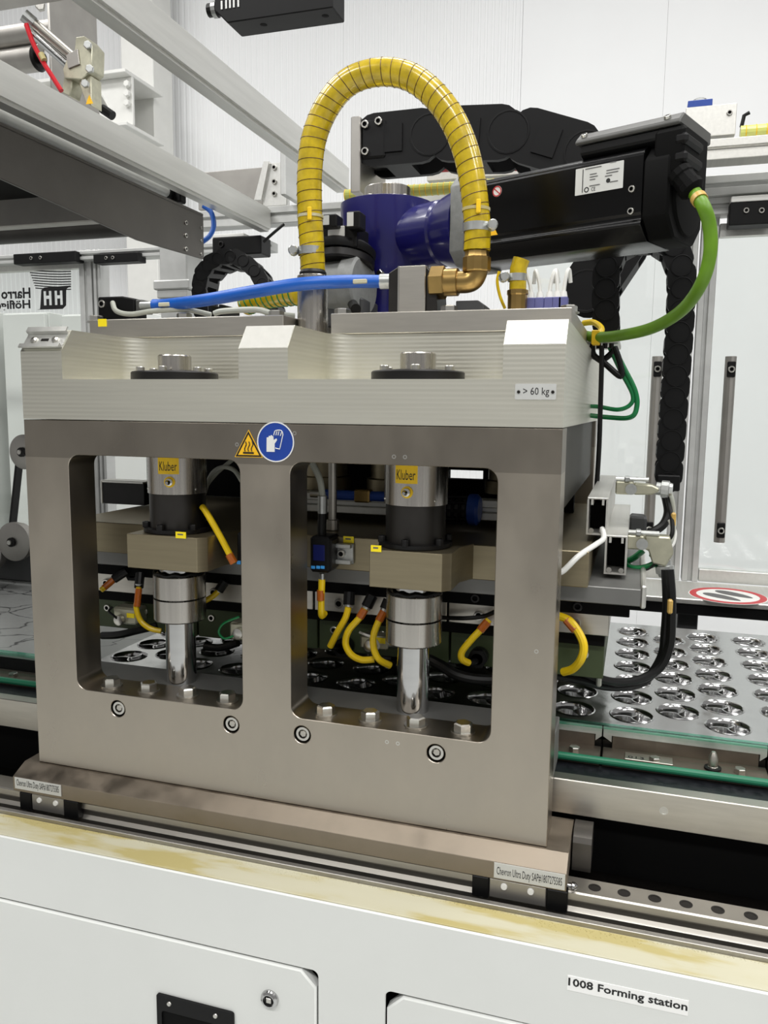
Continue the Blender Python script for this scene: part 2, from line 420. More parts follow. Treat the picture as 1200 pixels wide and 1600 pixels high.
# ================================================================== SETTING
def struct(o, label, cat):
    o['kind'] = 'structure'; return tag(o, label, cat)
f_ = MB().box(-7, 7, -5, 3.6, -0.05, 0.0).build('floor', 'floor_grey')
struct(f_, 'pale grey sealed floor of the production hall', 'floor')
WY = 3.6
wall = thing('wall_back', 'white hall wall of vertical ribbed cladding panels', 'wall', (0, WY, 0), kind='structure')
split_x = at(815, 100, WY).x
def rib_panel(w, h):
    mb = MB(); n = int(w / 0.036); p = []
    for i in range(n):
        x = i * w / n
        p += [(x, 0.0), (x + 0.55 * w / n, 0.0), (x + 0.64 * w / n, 0.0035), (x + 0.92 * w / n, 0.0035)]
    p.append((w - 0.001, 0)); top = h
    lo = [mb.bm.verts.new((a, b, 0)) for a, b in p]; hi = [mb.bm.verts.new((a, b, top)) for a, b in p]
    for i in range(len(p) - 1): mb.bm.faces.new((lo[i], lo[i + 1], hi[i + 1], hi[i]))
    bk = [mb.bm.verts.new(q) for q in ((0, 0.04, 0), (w - 0.001, 0.04, 0), (w - 0.001, 0.04, top), (0, 0.04, top))]
    mb.bm.faces.new((bk[0], bk[1], bk[2], bk[3]))
    mb.bm.faces.new((lo[0], bk[0], bk[3], hi[0])); mb.bm.faces.new((lo[-1], hi[-1], bk[2], bk[1]))
    return mb
proto = None
for i in range(7):
    x0 = split_x - (i + 1) * 1.0
    if proto is None:
        proto = rib_panel(1.0, 4.6).build('cladding_panel', 'wall_white', wall)
        proto.matrix_parent_inverse = wall.matrix_basis.inverted(); proto.matrix_basis = Matrix.Translation((x0, WY, 0))
    else:
        copy_part(proto, wall, Matrix.Translation((x0, WY, 0)))
for i in range(5):
    MB().box(split_x + i * 0.72, split_x + i * 0.72 + 0.7192, WY, WY + 0.04, 0, 4.6).build('flat_panel', 'wall_white', wall, 0.0008)
# white steel column and bracket beam of the hall in front of the wall
hc = thing('hall_column', 'white steel hall column with a bolted bracket beam', 'column', (-2.1, 3.3, 0))
ca = at(188, 60, 3.3); cb = at(238, 60, 3.3)
MB().box(ca.x, cb.x, 3.3, 3.5, 0, 4.6).build('column_shaft', 'white_steel', hc, 0.004)
ba, bb = at(120, 90, 3.0), at(208, 195, 3.0)
MB().box(-3.0, bb.x, 3.0, 3.02, bb.z, 2.98 + (ba.z - 2.98) * 0.55).build('beam_web', 'white_steel', hc, 0.003)
MB().box(-3.0, bb.x, 2.94, 3.3, bb.z - 0.02, bb.z).build('beam_flange', 'white_steel', hc, 0.003)
MB().box(-3.0, bb.x, 2.94, 3.3, 2.98 + (ba.z - 2.98) * 0.55, 2.98 + (ba.z - 2.98) * 0.55 + 0.02).build('beam_flange', 'white_steel', hc, 0.003)
for k, py in enumerate((132, 147, 162)):
    q = at(200, py, 2.99); MB().hexhead(q, (0, -1, 0), 0.018, 0.02).build('bolt', 'white_steel', hc)

# ================================================================== GUARD FRAME (aluminium profiles around the machine)
GY = 1.15
def slot_bar(mb, a, b, w, h, across):
    """profile bar from a to b; across = outward direction of the slotted face; w = depth along it, h = height"""
    a = Vector(a); b = Vector(b); d = (b - a); L = d.length; t = d / L
    o_ = Vector(across).normalized(); s_ = t.cross(o_)
    sl, sd = min(0.009, h * 0.25), min(0.008, w * 0.3)
    prof = [(-h / 2, 0), (-sl / 2, 0), (-sl / 2, -sd), (sl / 2, -sd), (sl / 2, 0), (h / 2, 0), (h / 2, -w), (-h / 2, -w)]
    mb.prism([a + s_ * p + o_ * q for p, q in prof], d); return mb
def rail_x(name, label, x0, x1, z0, z1, yf, depth, m='frame_aluminium', group='aluminium guard rails'):
    o = slot_bar(MB(), (x0, yf, (z0 + z1) / 2), (x1, yf, (z0 + z1) / 2), depth, z1 - z0, (0, -1, 0)).build(name, m, None, 0.0012)
    return tag(o, label, 'rail', group)
def zat(py, Y, px=1200): return at(px, py, Y).z
rail_x('guard_rail', 'top aluminium rail behind the motor, carrying the steel block and blue cap', 0.30, 1.75, zat(243, 1.0), zat(210, 1.0), 1.0, 0.06, 'bright_aluminium')
rail_x('guard_rail', 'long aluminium rail crossing behind the blue gearbox, below the top rail', -0.42, 1.75, zat(300, 1.1), zat(268, 1.1), 1.1, 0.05)
rail_x('guard_rail', 'lowest aluminium head rail just above the clear guard doors', 0.62, 1.75, zat(330, 1.12), zat(303, 1.12), 1.12, 0.05)
rail_x('guard_rail', 'thin aluminium strip between the two upper rails', 0.40, at(1095, 260, 1.08).x, zat(268, 1.08), zat(252, 1.08), 1.08, 0.04)
rail_x('guard_rail', 'aluminium head rail above the doors with the printed logo', -2.2, -0.16, zat(402, 1.12, 200), zat(388, 1.12, 200), 1.12, 0.05)
def post(label, x0, x1, z0, z1, yf=GY, d=0.045):
    o = slot_bar(MB(), ((x0 + x1) / 2, yf, z0), ((x0 + x1) / 2, yf, z1), d, x1 - x0, (0, -1, 0)).build('guard_post', 'frame_aluminium', None, 0.0012)
    return tag(o, label, 'post', 'aluminium guard posts')
p1a, p1b = at(1070, 340, GY).x, at(1094, 340, GY).x
p2a, p2b = at(1098, 340, GY).x, at(1125, 340, GY).x
zt = zat(330, GY)
post('slim guard post right beside the hanging black cable chain', p1a, p1b, 1.0, zt)
post('guard post framing the clear door with the farther handle', p2a, p2b, 1.0, zt)
post('guard post between the two doors behind the press, left of the square pillar', at(124, 450, GY).x, at(143, 450, GY).x, 0.9, zat(390, GY, 140))
post('slim guard post next to the black valve block', at(146, 450, GY).x, at(157, 450, GY).x, 0.9, zat(390, GY, 140))

def door(label, x0, x1, z0, z1, handle_px=None, y=GY + 0.02, group='clear guard doors'):
    d = thing('guard_door', label, 'door', ((x0 + x1) / 2, y, z0), group)
    MB().box(x0, x1, y, y + 0.006, z0, z1).build('pane', 'clear_pane', d)
    MB().box(x0, x1, y - 0.008, y + 0.014, z1, z1 + 0.03).build('top_rail', 'aluminium', d, 0.001)
    MB().box(x0, x1, y - 0.008, y + 0.014, z0 - 0.03, z0).build('bottom_rail', 'aluminium', d, 0.001)
    if handle_px:
        (ax_, ay_), (bx_, by_) = handle_px
        a = at(ax_, ay_, y - 0.03); b = at(bx_, by_, y - 0.03); x = (a.x + b.x) / 2
        h = MB().tube([(x, y - 0.03, b.z), (x, y - 0.03, a.z)], 0.0125, 12).build('handle_bar', 'sheet_steel', d)
        for z in (a.z - 0.03, b.z + 0.03):
            MB().box(x - 0.008, x + 0.010, y - 0.046, y, z - 0.018, z + 0.018).build('handle_mount', 'black_plastic', d, 0.002)
            MB().socket_screw((x + 0.001, y - 0.046, z), (0, -1, 0), 0.0075, 0.006, 14).build('screw', 'bolt_steel', d)
    return d
door('clear guard door behind the hanging black chain, with a grey bar handle', 0.50, p1a - 0.002, 1.03, zat(352, GY), ((1025, 557), (1015, 845)))
door('clear guard door beyond the outermost post, with a grey bar handle', p2b + 0.002, 1.75, 1.03, zat(365, GY), ((1143, 557), (1123, 847)))
lk = thing('door_latch', 'black door latch block with a white top above the outer guard door', 'latch', at(1170, 345, 1.1))
a, b = at(1140, 318, 1.1), at(1215, 350, 1.1)
MB().box(a.x, b.x, 1.09, 1.14, b.z, a.z).build('latch_body', 'black_plastic', lk, 0.002)
MB().box(a.x + 0.002, b.x, 1.088, 1.14, a.z, a.z + 0.012).build('latch_cover', 'white_plastic', lk, 0.001)
for px in (1166, 1190):
    MB().socket_screw(at(px, 329, 1.09), (0, -1, 0), 0.006, 0.004, 12).build('screw', 'bolt_steel', lk)
lk = thing('door_latch', 'black door latch block behind the small arched cable chain', 'latch', at(365, 380, 1.05))
a, b = at(331, 369, 1.05), at(408, 396, 1.05)
MB().box(a.x, b.x, 1.05, 1.11, b.z, a.z - 0.004).build('latch_body', 'black_plastic', lk, 0.003)
MB().box(a.x, b.x - 0.05, 1.052, 1.10, a.z - 0.004, a.z + 0.004).build('latch_cover', 'white_plastic', lk, 0.001)
MB().socket_screw(at(346, 382, 1.05), (0, -1, 0), 0.008, 0.004, 12).build('screw', 'black_oxide', lk)
tt = MB().tube(pix_path([(412, 378, 1.05), (425, 366, 1.05), (444, 350, 1.06)]), 0.004, 8).build('latch_cable', 'black_rubber', lk)
for (x0_, x1_, nm) in ((20, 118, 'under the rail beside the printed logo'), (145, 216, 'under the rail next to the square pillar')):
    lk = thing('door_latch', 'flat black door latch ' + nm, 'latch', at(x0_, 405, 1.1))
    a, b = at(x0_, 397, 1.1), at(x1_, 408, 1.1)
    MB().box(a.x, b.x, 1.10, 1.14, b.z, a.z).build('latch_body', 'black_plastic', lk, 0.002)
    for f in (0.3, 0.45):
        MB().socket_screw((a.x + (b.x - a.x) * f, 1.10, (a.z + b.z) / 2), (0, -1, 0), 0.005, 0.003, 12).build('screw', 'bolt_steel', lk)

# door with the mirrored print
ld = door('clear guard door printed with a mirrored maker logo', -1.6, at(123, 450, GY).x, 0.95, zat(421, GY, 60), None, GY + 0.02)
LYP = GY + 0.019
def mirrored(px_right, py_base, h, w, body, bold):
    o = at(px_right, py_base, LYP)
    return text('lettering', body, w, h, frame(o, (-1, 0, 0), (0, 0, 1)), 'print_black', ld, 0.0, bold)
A0, A1 = at(48, 467, LYP), at(-24, 467, LYP)
mirrored(48, 466, at(48, 449, LYP).z - at(48, 466, LYP).z, (at(48, 460, LYP).x - at(2, 460, LYP).x), 'Harro', 0.03)
mirrored(48, 486, at(48, 468, LYP).z - at(48, 486, LYP).z, (at(48, 478, LYP).x - at(-15, 478, LYP).x), 'H\u00f6fliger', 0.03)
e0, e1 = at(57, 484, LYP), at(111, 446, LYP)
W_, H_ = e1.x - e0.x, e1.z - e0.z
emb = [(0, 0), (0.10 * W_, 0.02 * H_), (0.12 * W_, 0.25 * H_), (0.16 * W_, 0.85 * H_), (0.24 * W_, 0.96 * H_), (W_, H_), (0.86 * W_, 0.85 * H_), (0.84 * W_, 0.15 * H_), (0.74 * W_, 0.0)]
def bar(x0, x1, y0, y1): return [(x0 * W_, y0 * H_), (x1 * W_, y0 * H_), (x1 * W_, y1 * H_), (x0 * W_, y1 * H_)]
def hshape(x): return [(p[0] * W_, p[1] * H_) for p in ((x, 0.18), (x + 0.07, 0.18), (x + 0.07, 0.46), (x + 0.15, 0.46), (x + 0.15, 0.18), (x + 0.22, 0.18), (x + 0.22, 0.8), (x + 0.15, 0.8), (x + 0.15, 0.6), (x + 0.07, 0.6), (x + 0.07, 0.8), (x, 0.8))]
plate('emblem', [emb, hshape(0.22), hshape(0.53)], 0.0006, front((e0.x, LYP, e0.z)), 'print_black', ld)
for k in range(9):
    x0 = 44 + k * 1.4; yy = 418 + k * 4.0
    pts = [at(x0 + (111 - x0) * t, yy + 6.0 * math.sin(t * PI / 2) - t * 4, LYP) for t in (0, 0.25, 0.5, 0.75, 1.0)]
    mb = MB()
    for pa, pb in zip(pts, pts[1:]):
        mb.quad([pa + Vector((0, 0, -0.0016)), pb + Vector((0, 0, -0.0016)), pb + Vector((0, 0, 0.0016)), pa + Vector((0, 0, 0.0016))])
    mb.build('logo_stripe', 'print_black', ld)
# white cabinets standing behind the left doors
for i, (xa, xb, yt, yb_, nm) in enumerate(((-140, 2, 488, 1000, 'white control cabinet at the picture edge behind the printed door'), (4, 94, 489, 1000, 'white control cabinet behind the mirrored logo print'), (96, 240, 491, 1000, 'white control cabinet behind the slim posts and belt pulleys'))):
    y = 1.75
    a, b = at(xa, yt, y), at(xb, yb_, y)
    c = thing('control_cabinet', nm, 'cabinet', ((a.x + b.x) / 2, y, 0), 'white control cabinets behind the guard')
    MB().box(a.x, b.x, y + 0.012, y + 0.4, 0, a.z).build('cabinet_body', 'white_paint', c, 0.003)
    MB().box(a.x + 0.004, b.x - 0.004, y - 0.008, y + 0.012, 0.08, a.z - 0.006).build('cabinet_door', 'white_paint', c, 0.003)
# tread beam with the no-stepping sign
tb = thing('tread_beam', 'flat stainless beam carrying a red no-stepping sign', 'beam', (1.2, 1.0, 0.98))
MB().box(0.60, 1.75, 0.955, 1.15, 0.988, 1.0).build('tread', 'bright_aluminium', tb, 0.002)
MB().box(0.60, 1.75, 0.962, 1.14, 0.962, 0.988).build('edge_strip', 'black_plastic', tb, 0.002)
for px in (1074, 1240):
    q = at(px, 955, 1.02); MB().box(q.x - 0.022, q.x + 0.022, 1.0, 1.05, 0.0, 0.962).build('support_leg', 'dark_grey', tb, 0.002)
q = atz(1137, 931, 1.0); R_ = atz(1197, 931, 1.0).x - q.x
def flat(o): return frame(o, (1, 0, 0), (0, 1, 0))
plate('sign_disc', [circ(0, 0, R_, 40)], 0.0006, flat((q.x, q.y, 1.0006)), 'white_plastic', tb)
sg = plate('sign_ring', [circ(0, 0, R_ * 0.97, 40), circ(0, 0, R_ * 0.80, 40)], 0.0006, flat((q.x, q.y, 1.0012)), 'sign_red', tb)
for s in (-1, 1):
    foot = [(s * R_ * 0.28 + R_ * 0.20 * math.cos(t) * (1 + 0.25 * math.sin(t)), R_ * 0.55 * math.sin(t)) for t in [2 * PI * k / 18 for k in range(18)]]
    plate('sign_foot', [foot], 0.0005, flat((q.x, q.y, 1.0012)) @ Matrix.Rotation(0.9, 4, 'Z'), 'print_grey', tb)
# ================================================================== OVERHEAD BEAMS
def beam_y(label, x1, w, z0, z1, y0, y1):
    o = MB().box(x1 - w, x1, y0, y1, z0, z1).build('overhead_beam', 'aluminium', None, 0.006, 2)
    return tag(o, label, 'beam', 'overhead aluminium beams')
qa, qb = at(550, 260, 1.1), at(535, 302, 1.1)
beam_y('upper overhead aluminium beam running to the plate beside the cable chain', 0.072, 0.038, qb.z, qa.z, -0.75, 1.1)
qa, qb = at(425, 325, 1.1), at(420, 363, 1.1)
beam_y('lower overhead aluminium beam ending at the cross rail behind the press', -0.146, 0.036, qb.z, qa.z, -0.75, 1.1)
# corner bracket on the lower beam
br = thing('corner_bracket', 'triangular steel bracket bolted on the beam corner', 'bracket', at(430, 320, 1.12))
a = at(397, 312, 1.14); b = at(446, 310, 1.14); c = at(430, 252, 1.14)
MB().prism([a, at(408, 312, 1.14), at(420, 252, 1.14), at(412, 252, 1.14)], (0, 0.012, 0)).build('gusset', 'aluminium', br)
MB().box(at(410, 300, 1.15).x, b.x, 1.15, 1.17, zat(322, 1.15, 430), c.z).build('back_plate', 'aluminium', br, 0.002)
MB().box(at(438, 300, 1.05).x, at(446, 300, 1.05).x, 1.05, 1.17, zat(322, 1.15, 430), c.z).build('side_plate', 'frame_aluminium', br, 0.002)
for py in (262, 284, 303):
    MB().socket_screw(at(429, py, 1.15), (0, -1, 0), 0.007, 0.005, 12).build('bolt', 'bolt_steel', br)
MB().box(at(309, 280, 1.17).x, at(412, 280, 1.17).x, 1.17, 1.185, zat(322, 1.17, 400), zat(262, 1.17, 400)).build('backing_panel', 'sheet_steel', br, 0.002)
# dark hood plate, sloping underside
hx = -0.176
hood = thing('infeed_hood', 'dark stainless infeed hood with a tapered side plate', 'hood', (hx, 0.5, 1.74))
HP = [(-0.75, 1.842), (0.80, 1.842), (0.80, 1.747), (0.54, 1.739), (-0.1, 1.778), (-0.75, 1.778)]
MB().prism([(hx, y, z) for y, z in HP], (-0.006, 0, 0)).build('side_plate', 'dark_sheet', hood, 0.001)
MB().box(hx - 0.012, hx, -0.75, 0.80, 1.842, 1.848).build('top_flange', 'dark_sheet', hood, 0.001)
MB().prism([(-1.2, y, z) for y, z in ((-0.75, 1.83), (0.5, 1.83), (0.5, 1.825), (-0.75, 1.825))], (0.99, 0, 0)).build('top_sheet', 'matt_black', hood)
for py in (348, 368, 389):
    MB().socket_screw(atx(290, py, hx), (1, 0, 0), 0.005, 0.003, 12).build('rivet', 'bolt_steel', hood)
for py in (356, 376, 397):
    MB().socket_screw(atx(314, py, hx), (1, 0, 0), 0.003, 0.002, 10).build('rivet', 'bolt_steel', hood)
rl = thing('conveyor_roller', 'dark roller hanging under the infeed hood', 'roller', at(100, 365, 0.62))
r0, r1 = at(-60, 345, 0.62), at(228, 385, 0.62)
MB().cyl((r0.x, 0.62, 1.80), (r1.x, 0.62, 1.80), 0.034, 24).build('roller_tube', 'dark_steel', rl)
MB().cyl((r1.x, 0.62, 1.80), (r1.x + 0.03, 0.62, 1.80), 0.012, 12).build('axle', 'steel', rl)
o = MB().box(r0.x, r1.x, 0.50, 0.53, 1.772, 1.83).build('cross_bar', 'sheet_steel', None, 0.002); tag(o, 'flat steel cross bar inside the infeed hood', 'bar')
# tube lamp under the lower beam
tl = thing('tube_lamp', 'slim tube lamp with black end cap under the lower beam', 'lamp', (-0.2, 0.5, 1.86))
MB().tube([(-0.212, -0.5, 1.874), (-0.212, 0.70, 1.874)], 0.0125, 16).build('tube', 'silver_label', tl)
MB().tube([(-0.212, 0.70, 1.874), (-0.212, 0.735, 1.874)], 0.015, 16).build('end_cap', 'black_plastic', tl)
MB().box(-0.232, -0.183, 0.715, 0.74, 1.855, 1.895).build('clip', 'black_plastic', tl, 0.003)
o = cable('air_hose', pix_path([(318, 322, 0.86), (330, 332, 0.86), (334, 352, 0.85), (328, 368, 0.84), (316, 378, 0.83)]), 0.006, 'blue_hose', 'short blue air hose curling over the end of the hood', 'hose')
# square pillar with collar under the hood
pl = thing('square_pillar', 'square aluminium pillar with a stepped collar under the hood', 'pillar', (-0.4, 0.9, 0))
xa, xb = at(249, 420, 0.9).x, at(292, 420, 0.9).x
MB().box(xa, xb, 0.9, 0.9 + (xb - xa), 0.0, 1.81).build('pillar_shaft', 'frame_aluminium', pl, 0.003)
z0, z1 = zat(452, 0.89, 270), zat(437, 0.89, 270)
MB().box(xa - 0.012, xb + 0.012, 0.888, 0.912 + (xb - xa), z0, z1).build('collar', 'frame_aluminium', pl, 0.003)
MB().box(xa - 0.004, xb + 0.004, 0.892, 0.906 + (xb - xa), z0 - 0.02, z0).build('collar_step', 'frame_aluminium', pl, 0.002)
# black sensor bar at the very top
sb = thing('sensor_bar', 'black sensor bar with printed label hanging above the yellow hose', 'sensor', at(420, 10, 0.75))
a, b = at(352, 36, 0.75), at(520, 10, 0.75)
sx0, sx1 = at(335, 20, 0.75).x, b.x
MB().prism([(sx0, 0.75, a.z + 0.03), (sx0 + 0.03, 0.75, a.z), (sx1, 0.75, a.z), (sx1, 0.75, a.z + 0.07), (sx0, 0.75, a.z + 0.07)], (0, 0.07, 0)).build('sensor_body', 'black_plastic', sb, 0.002)
MB().cyl((sx0, 0.78, a.z + 0.045), (sx0 - 0.03, 0.78, a.z + 0.045), 0.014, 14).build('gland', 'black_oxide', sb)
MB().cyl((sx0 - 0.008, 0.78, a.z + 0.045), (sx0 - 0.018, 0.78, a.z + 0.045), 0.017, 14).build('gland_ring', 'zinc', sb)
for px in (345, 352, 358, 364, 371):
    q = at(px, 5, 0.749); MB().box(q.x, q.x + 0.004, 0.7485, 0.7495, a.z + 0.028, a.z + 0.045).build('print_mark', 'silver_label', sb)
for px in (402, 500):
    q = at(px, 10, 0.75); MB().lathe((q.x, 0.78, a.z + 0.0005), (0, 0, -1), [(0.010, 0), (0.006, 0.001)], 14).build('mount_hole', 'matt_black', sb)

# ================================================================== FORMING PRESS
press = thing('forming_press', 'large stainless forming press with two tall windows and ribbed crown', 'press', (0.36, 0.39, 0.90))
W = 0.72
win = [rrect(0.070, 0.326, 1.017, 1.343, 0.016), rrect(0.394, 0.650, 1.017, 1.343, 0.016)]
scr = [(0.1355, 0.996), (0.3088, 0.996), (0.4095, 0.996), (0.5845, 0.996)]
outer = [(0, 0.90), (W, 0.90), (W, 1.389), (0, 1.389)]
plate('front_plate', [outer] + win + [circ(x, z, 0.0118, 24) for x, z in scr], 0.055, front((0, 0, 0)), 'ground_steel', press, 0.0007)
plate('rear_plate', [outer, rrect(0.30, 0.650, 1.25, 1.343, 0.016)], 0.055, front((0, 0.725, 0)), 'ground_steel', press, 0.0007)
for x, z in scr:
    o = MB().lathe((x, 0.016, z), (0, -1, 0), [(0.0098, 0), (0.0098, 0.0125), (0.0090, 0.0140), (0.0060, 0.0140), (0.0056, 0.006)], 24).build('socket_screw', 'bolt_steel', press)
    MB().hexhead((x, 0.0085, z), (0, -1, 0), 0.0048, 0.0055).build('screw_recess', 'steel', o)
    MB().cyl((x, 0.03, z), (x, 0.017, z), 0.013, 20).build('bore_floor', 'matt_black', o)
# small tapped holes
for x, z in ((0.3225, 1.3625), (0.4005, 1.378), (0.527, 1.353), (0.5405, 1.353), (0.5225, 1.002), (0.5365, 1.002), (0.70, 1.135)):
    MB().lathe((x, 0.0006, z), (0, -1, 0), [(0.0026, 0), (0.0026, 0.0008), (0.0014, 0.0008), (0.0014, 0.0002)], 12).build('tapped_hole', 'bolt_steel', press)
# crown (yoke) with two notches and sloped noses
yoke = MB().box(0, W, 0, 0.78, 1.390, 1.509).build('crown', 'milled_aluminium', press)
for x0, x1 in ((0.066, 0.326), (0.392, 0.652)):
    r = 0.034; D = 0.155
    pl_ = [(x0, -0.02)] + [(x0 + r - r * math.cos(t), D - r + r * math.sin(t)) for t in [PI / 2 * k / 8 for k in range(9)]] \
        + [(x1 - r + r * math.sin(t), D - r + r * math.cos(t)) for t in [PI / 2 * k / 8 for k in range(9)]] + [(x1, -0.02)]
    cut(yoke, MB().prism([(x, y, 1.443) for x, y in pl_], (0, 0, 0.1)).bm)
cut(yoke, MB().prism([(-0.01, -0.022, 1.480 - 0.029), (-0.01, 0.044, 1.480 + 0.058), (-0.01, -0.022, 1.60)], (W + 0.02, 0, 0)).bm)
yoke.data.materials.clear(); yoke.data.materials.append(MATS['milled_aluminium'])
# bright sloped nose faces
for x0, x1 in ((0.326, 0.392), (0.652, 0.72)):
    mb = MB(); e = 0.0004
    n = Vector((0, -0.029, 0.022)).normalized() * e
    mb.prism([Vector((x0 + 0.0005, 0.0003, 1.4804)) + n, Vector((x1 - 0.0005, 0.0003, 1.4804)) + n, Vector((x1 - 0.0005, 0.0217, 1.5088)) + n, Vector((x0 + 0.0005, 0.0217, 1.5088)) + n], -n * 0.9)
    mb.build('sloped_face', 'nose_aluminium', press)
# mounting rail on the first nose
sl = Vector((0, 0.022, 0.029)).normalized(); nr = Vector((0, -0.029, 0.022)).normalized()
def nose(x, t, h): return Vector((x, 0, 1.480)) + sl * t + nr * h
mb = MB()
prof = [(0.001, 0.006), (0.001, 0.008), (0.007, 0.008), (0.007, 0.002), (0.028, 0.002), (0.028, 0.008), (0.036, 0.008), (0.036, 0.006), (0.030, 0.006), (0.030, 0.0004), (0.005, 0.0004), (0.005, 0.006)]
mb.prism([nose(0.001, t, h) for t, h in prof], (0.064, 0, 0)); mr = mb.build('mounting_rail', 'aluminium', press)
for x in (0.016, 0.050):
    MB().lathe(nose(x, 0.018, 0.002), nr, [(0.005, 0), (0.005, 0.002), (0.002, 0.004)], 14).build('screw', 'bolt_steel', mr)
MB().prism([nose(x, t, 0.0022) for x, t in ((0.027, 0.016), (0.039, 0.016), (0.039, 0.020), (0.027, 0.020))], nr * 0.0003).build('slot', 'dark_steel', mr)
# weight plate
wp = plate('weight_plate', [rrect(0.6665, 0.7115, 1.4205, 1.4378, 0.0016)], 0.0010, front((0, -0.0012, 0)), 'silver_label', press, 0.0, 'small white plate reading > 60 kg')
text('lettering', '> 60 kg', 0.0285, 0.0105, front((0.6755, -0.0013, 1.4232)), 'print_black', wp, 0.0002)
for x in (0.6705, 0.7078):
    MB().lathe((x, -0.0012, 1.4288), (0, -1, 0), [(0.0019, 0), (0.0016, 0.0012), (0.0007, 0.0012), (0.0007, 0.0006)], 14).build('rivet', 'dark_steel', wp)
# warning stickers
t0 = [at(367, 714, 0), at(411, 715, 0), at(388.5, 671.5, 0)]
def tri(s):
    c = sum((Vector((p.x, p.z)) for p in t0), Vector((0, 0))) / 3
    return [tuple(c + (Vector((p.x, p.z)) - c) * s) for p in t0]
ws = plate('hot_surface_sticker', [tri(1.0)], 0.0006, front((0, -0.0006, 0)), 'sign_yellow', press, 0.0, 'yellow triangle hot surface warning')
plate('border', [tri(0.93), tri(0.76)], 0.0003, front((0, -0.0009, 0)), 'print_black', ws)
for k in range(3):
    pts = [at(383.5 + k * 5.2 + 1.3 * math.sin(t * 6), 690 + 15 * t, -0.0011) for t in [i / 9 for i in range(10)]]
    MB().tube(pts, 0.0006, 5).build('heat_wave', 'print_black', ws)
q0, q1 = at(380.5, 708.6, 0), at(397, 707, 0)
MB().box(q0.x, q1.x, -0.0013, -0.0007, q0.z, q1.z + 0.0004).build('heat_base', 'print_black', ws)
gc = at(430.8, 690.5, 0); gr = 0.0248
gs = plate('glove_sticker', [circ(gc.x, gc.z, gr, 40)], 0.0006, front((0, -0.0006, 0)), 'sign_blue', press, 0.0, 'round blue wear gloves sign')
plate('rim', [circ(gc.x, gc.z, gr, 40), circ(gc.x, gc.z, gr * 0.94, 40)], 0.0003, front((0, -0.0009, 0)), 'white_plastic', gs)
def gl(px, py): q = at(350 + px * 0.10833, 640 + py * 0.10833, 0); return (q.x, q.z)
plate('solid_glove', [[gl(*p) for p in ((618, 608), (735, 610), (735, 490), (770, 440), (760, 415), (735, 430), (722, 440), (715, 380), (700, 385), (698, 370), (680, 368), (672, 385), (655, 375), (645, 400), (620, 400))]], 0.0003, front((0, -0.0009, 0)), 'white_plastic', gs)
ol = [(745, 555), (808, 570), (815, 540), (855, 360), (845, 320), (828, 300), (800, 295), (775, 296), (755, 300), (740, 310), (722, 370)]
MB().tube([Vector((gl(*p)[0], -0.0010, gl(*p)[1])) for p in ol], 0.0006, 5).build('outline_glove', 'white_plastic', gs)
for pa, pb in (((770, 310), (755, 370)), ((798, 310), (785, 370)), ((835, 325), (818, 378))):
    MB().tube([Vector((gl(*pa)[0], -0.0010, gl(*pa)[1])), Vector((gl(*pb)[0], -0.0010, gl(*pb)[1]))], 0.0006, 5).build('outline_finger', 'white_plastic', gs)
# base block between the plates, sill bolts
MB().box(0.0, W, 0.055, 0.118, 0.96, 1.016).build('base_block', 'grey_anodised', press, 0.001)
MB().box(0.0, W, 0.755 - 0.14, 0.725, 0.90, 0.95).build('base_block', 'grey_anodised', press, 0.001)
for x in (0.108, 0.168, 0.229, 0.290, 0.432, 0.492, 0.552, 0.612):
    w_ = MB().lathe((x, 0.026, 1.0172), (0, 0, 1), [(0.0148, 0), (0.0148, 0.002), (0.009, 0.0021)], 20).build('hex_bolt', 'bolt_steel', press)
    MB().lathe((x, 0.026, 1.0192), (0, 0, 1), [(0.0118, 0), (0.0118, 0.0085), (0.0098, 0.0100)], 6, phase=random.uniform(0, 1)).build('bolt_head', 'bolt_steel', w_)
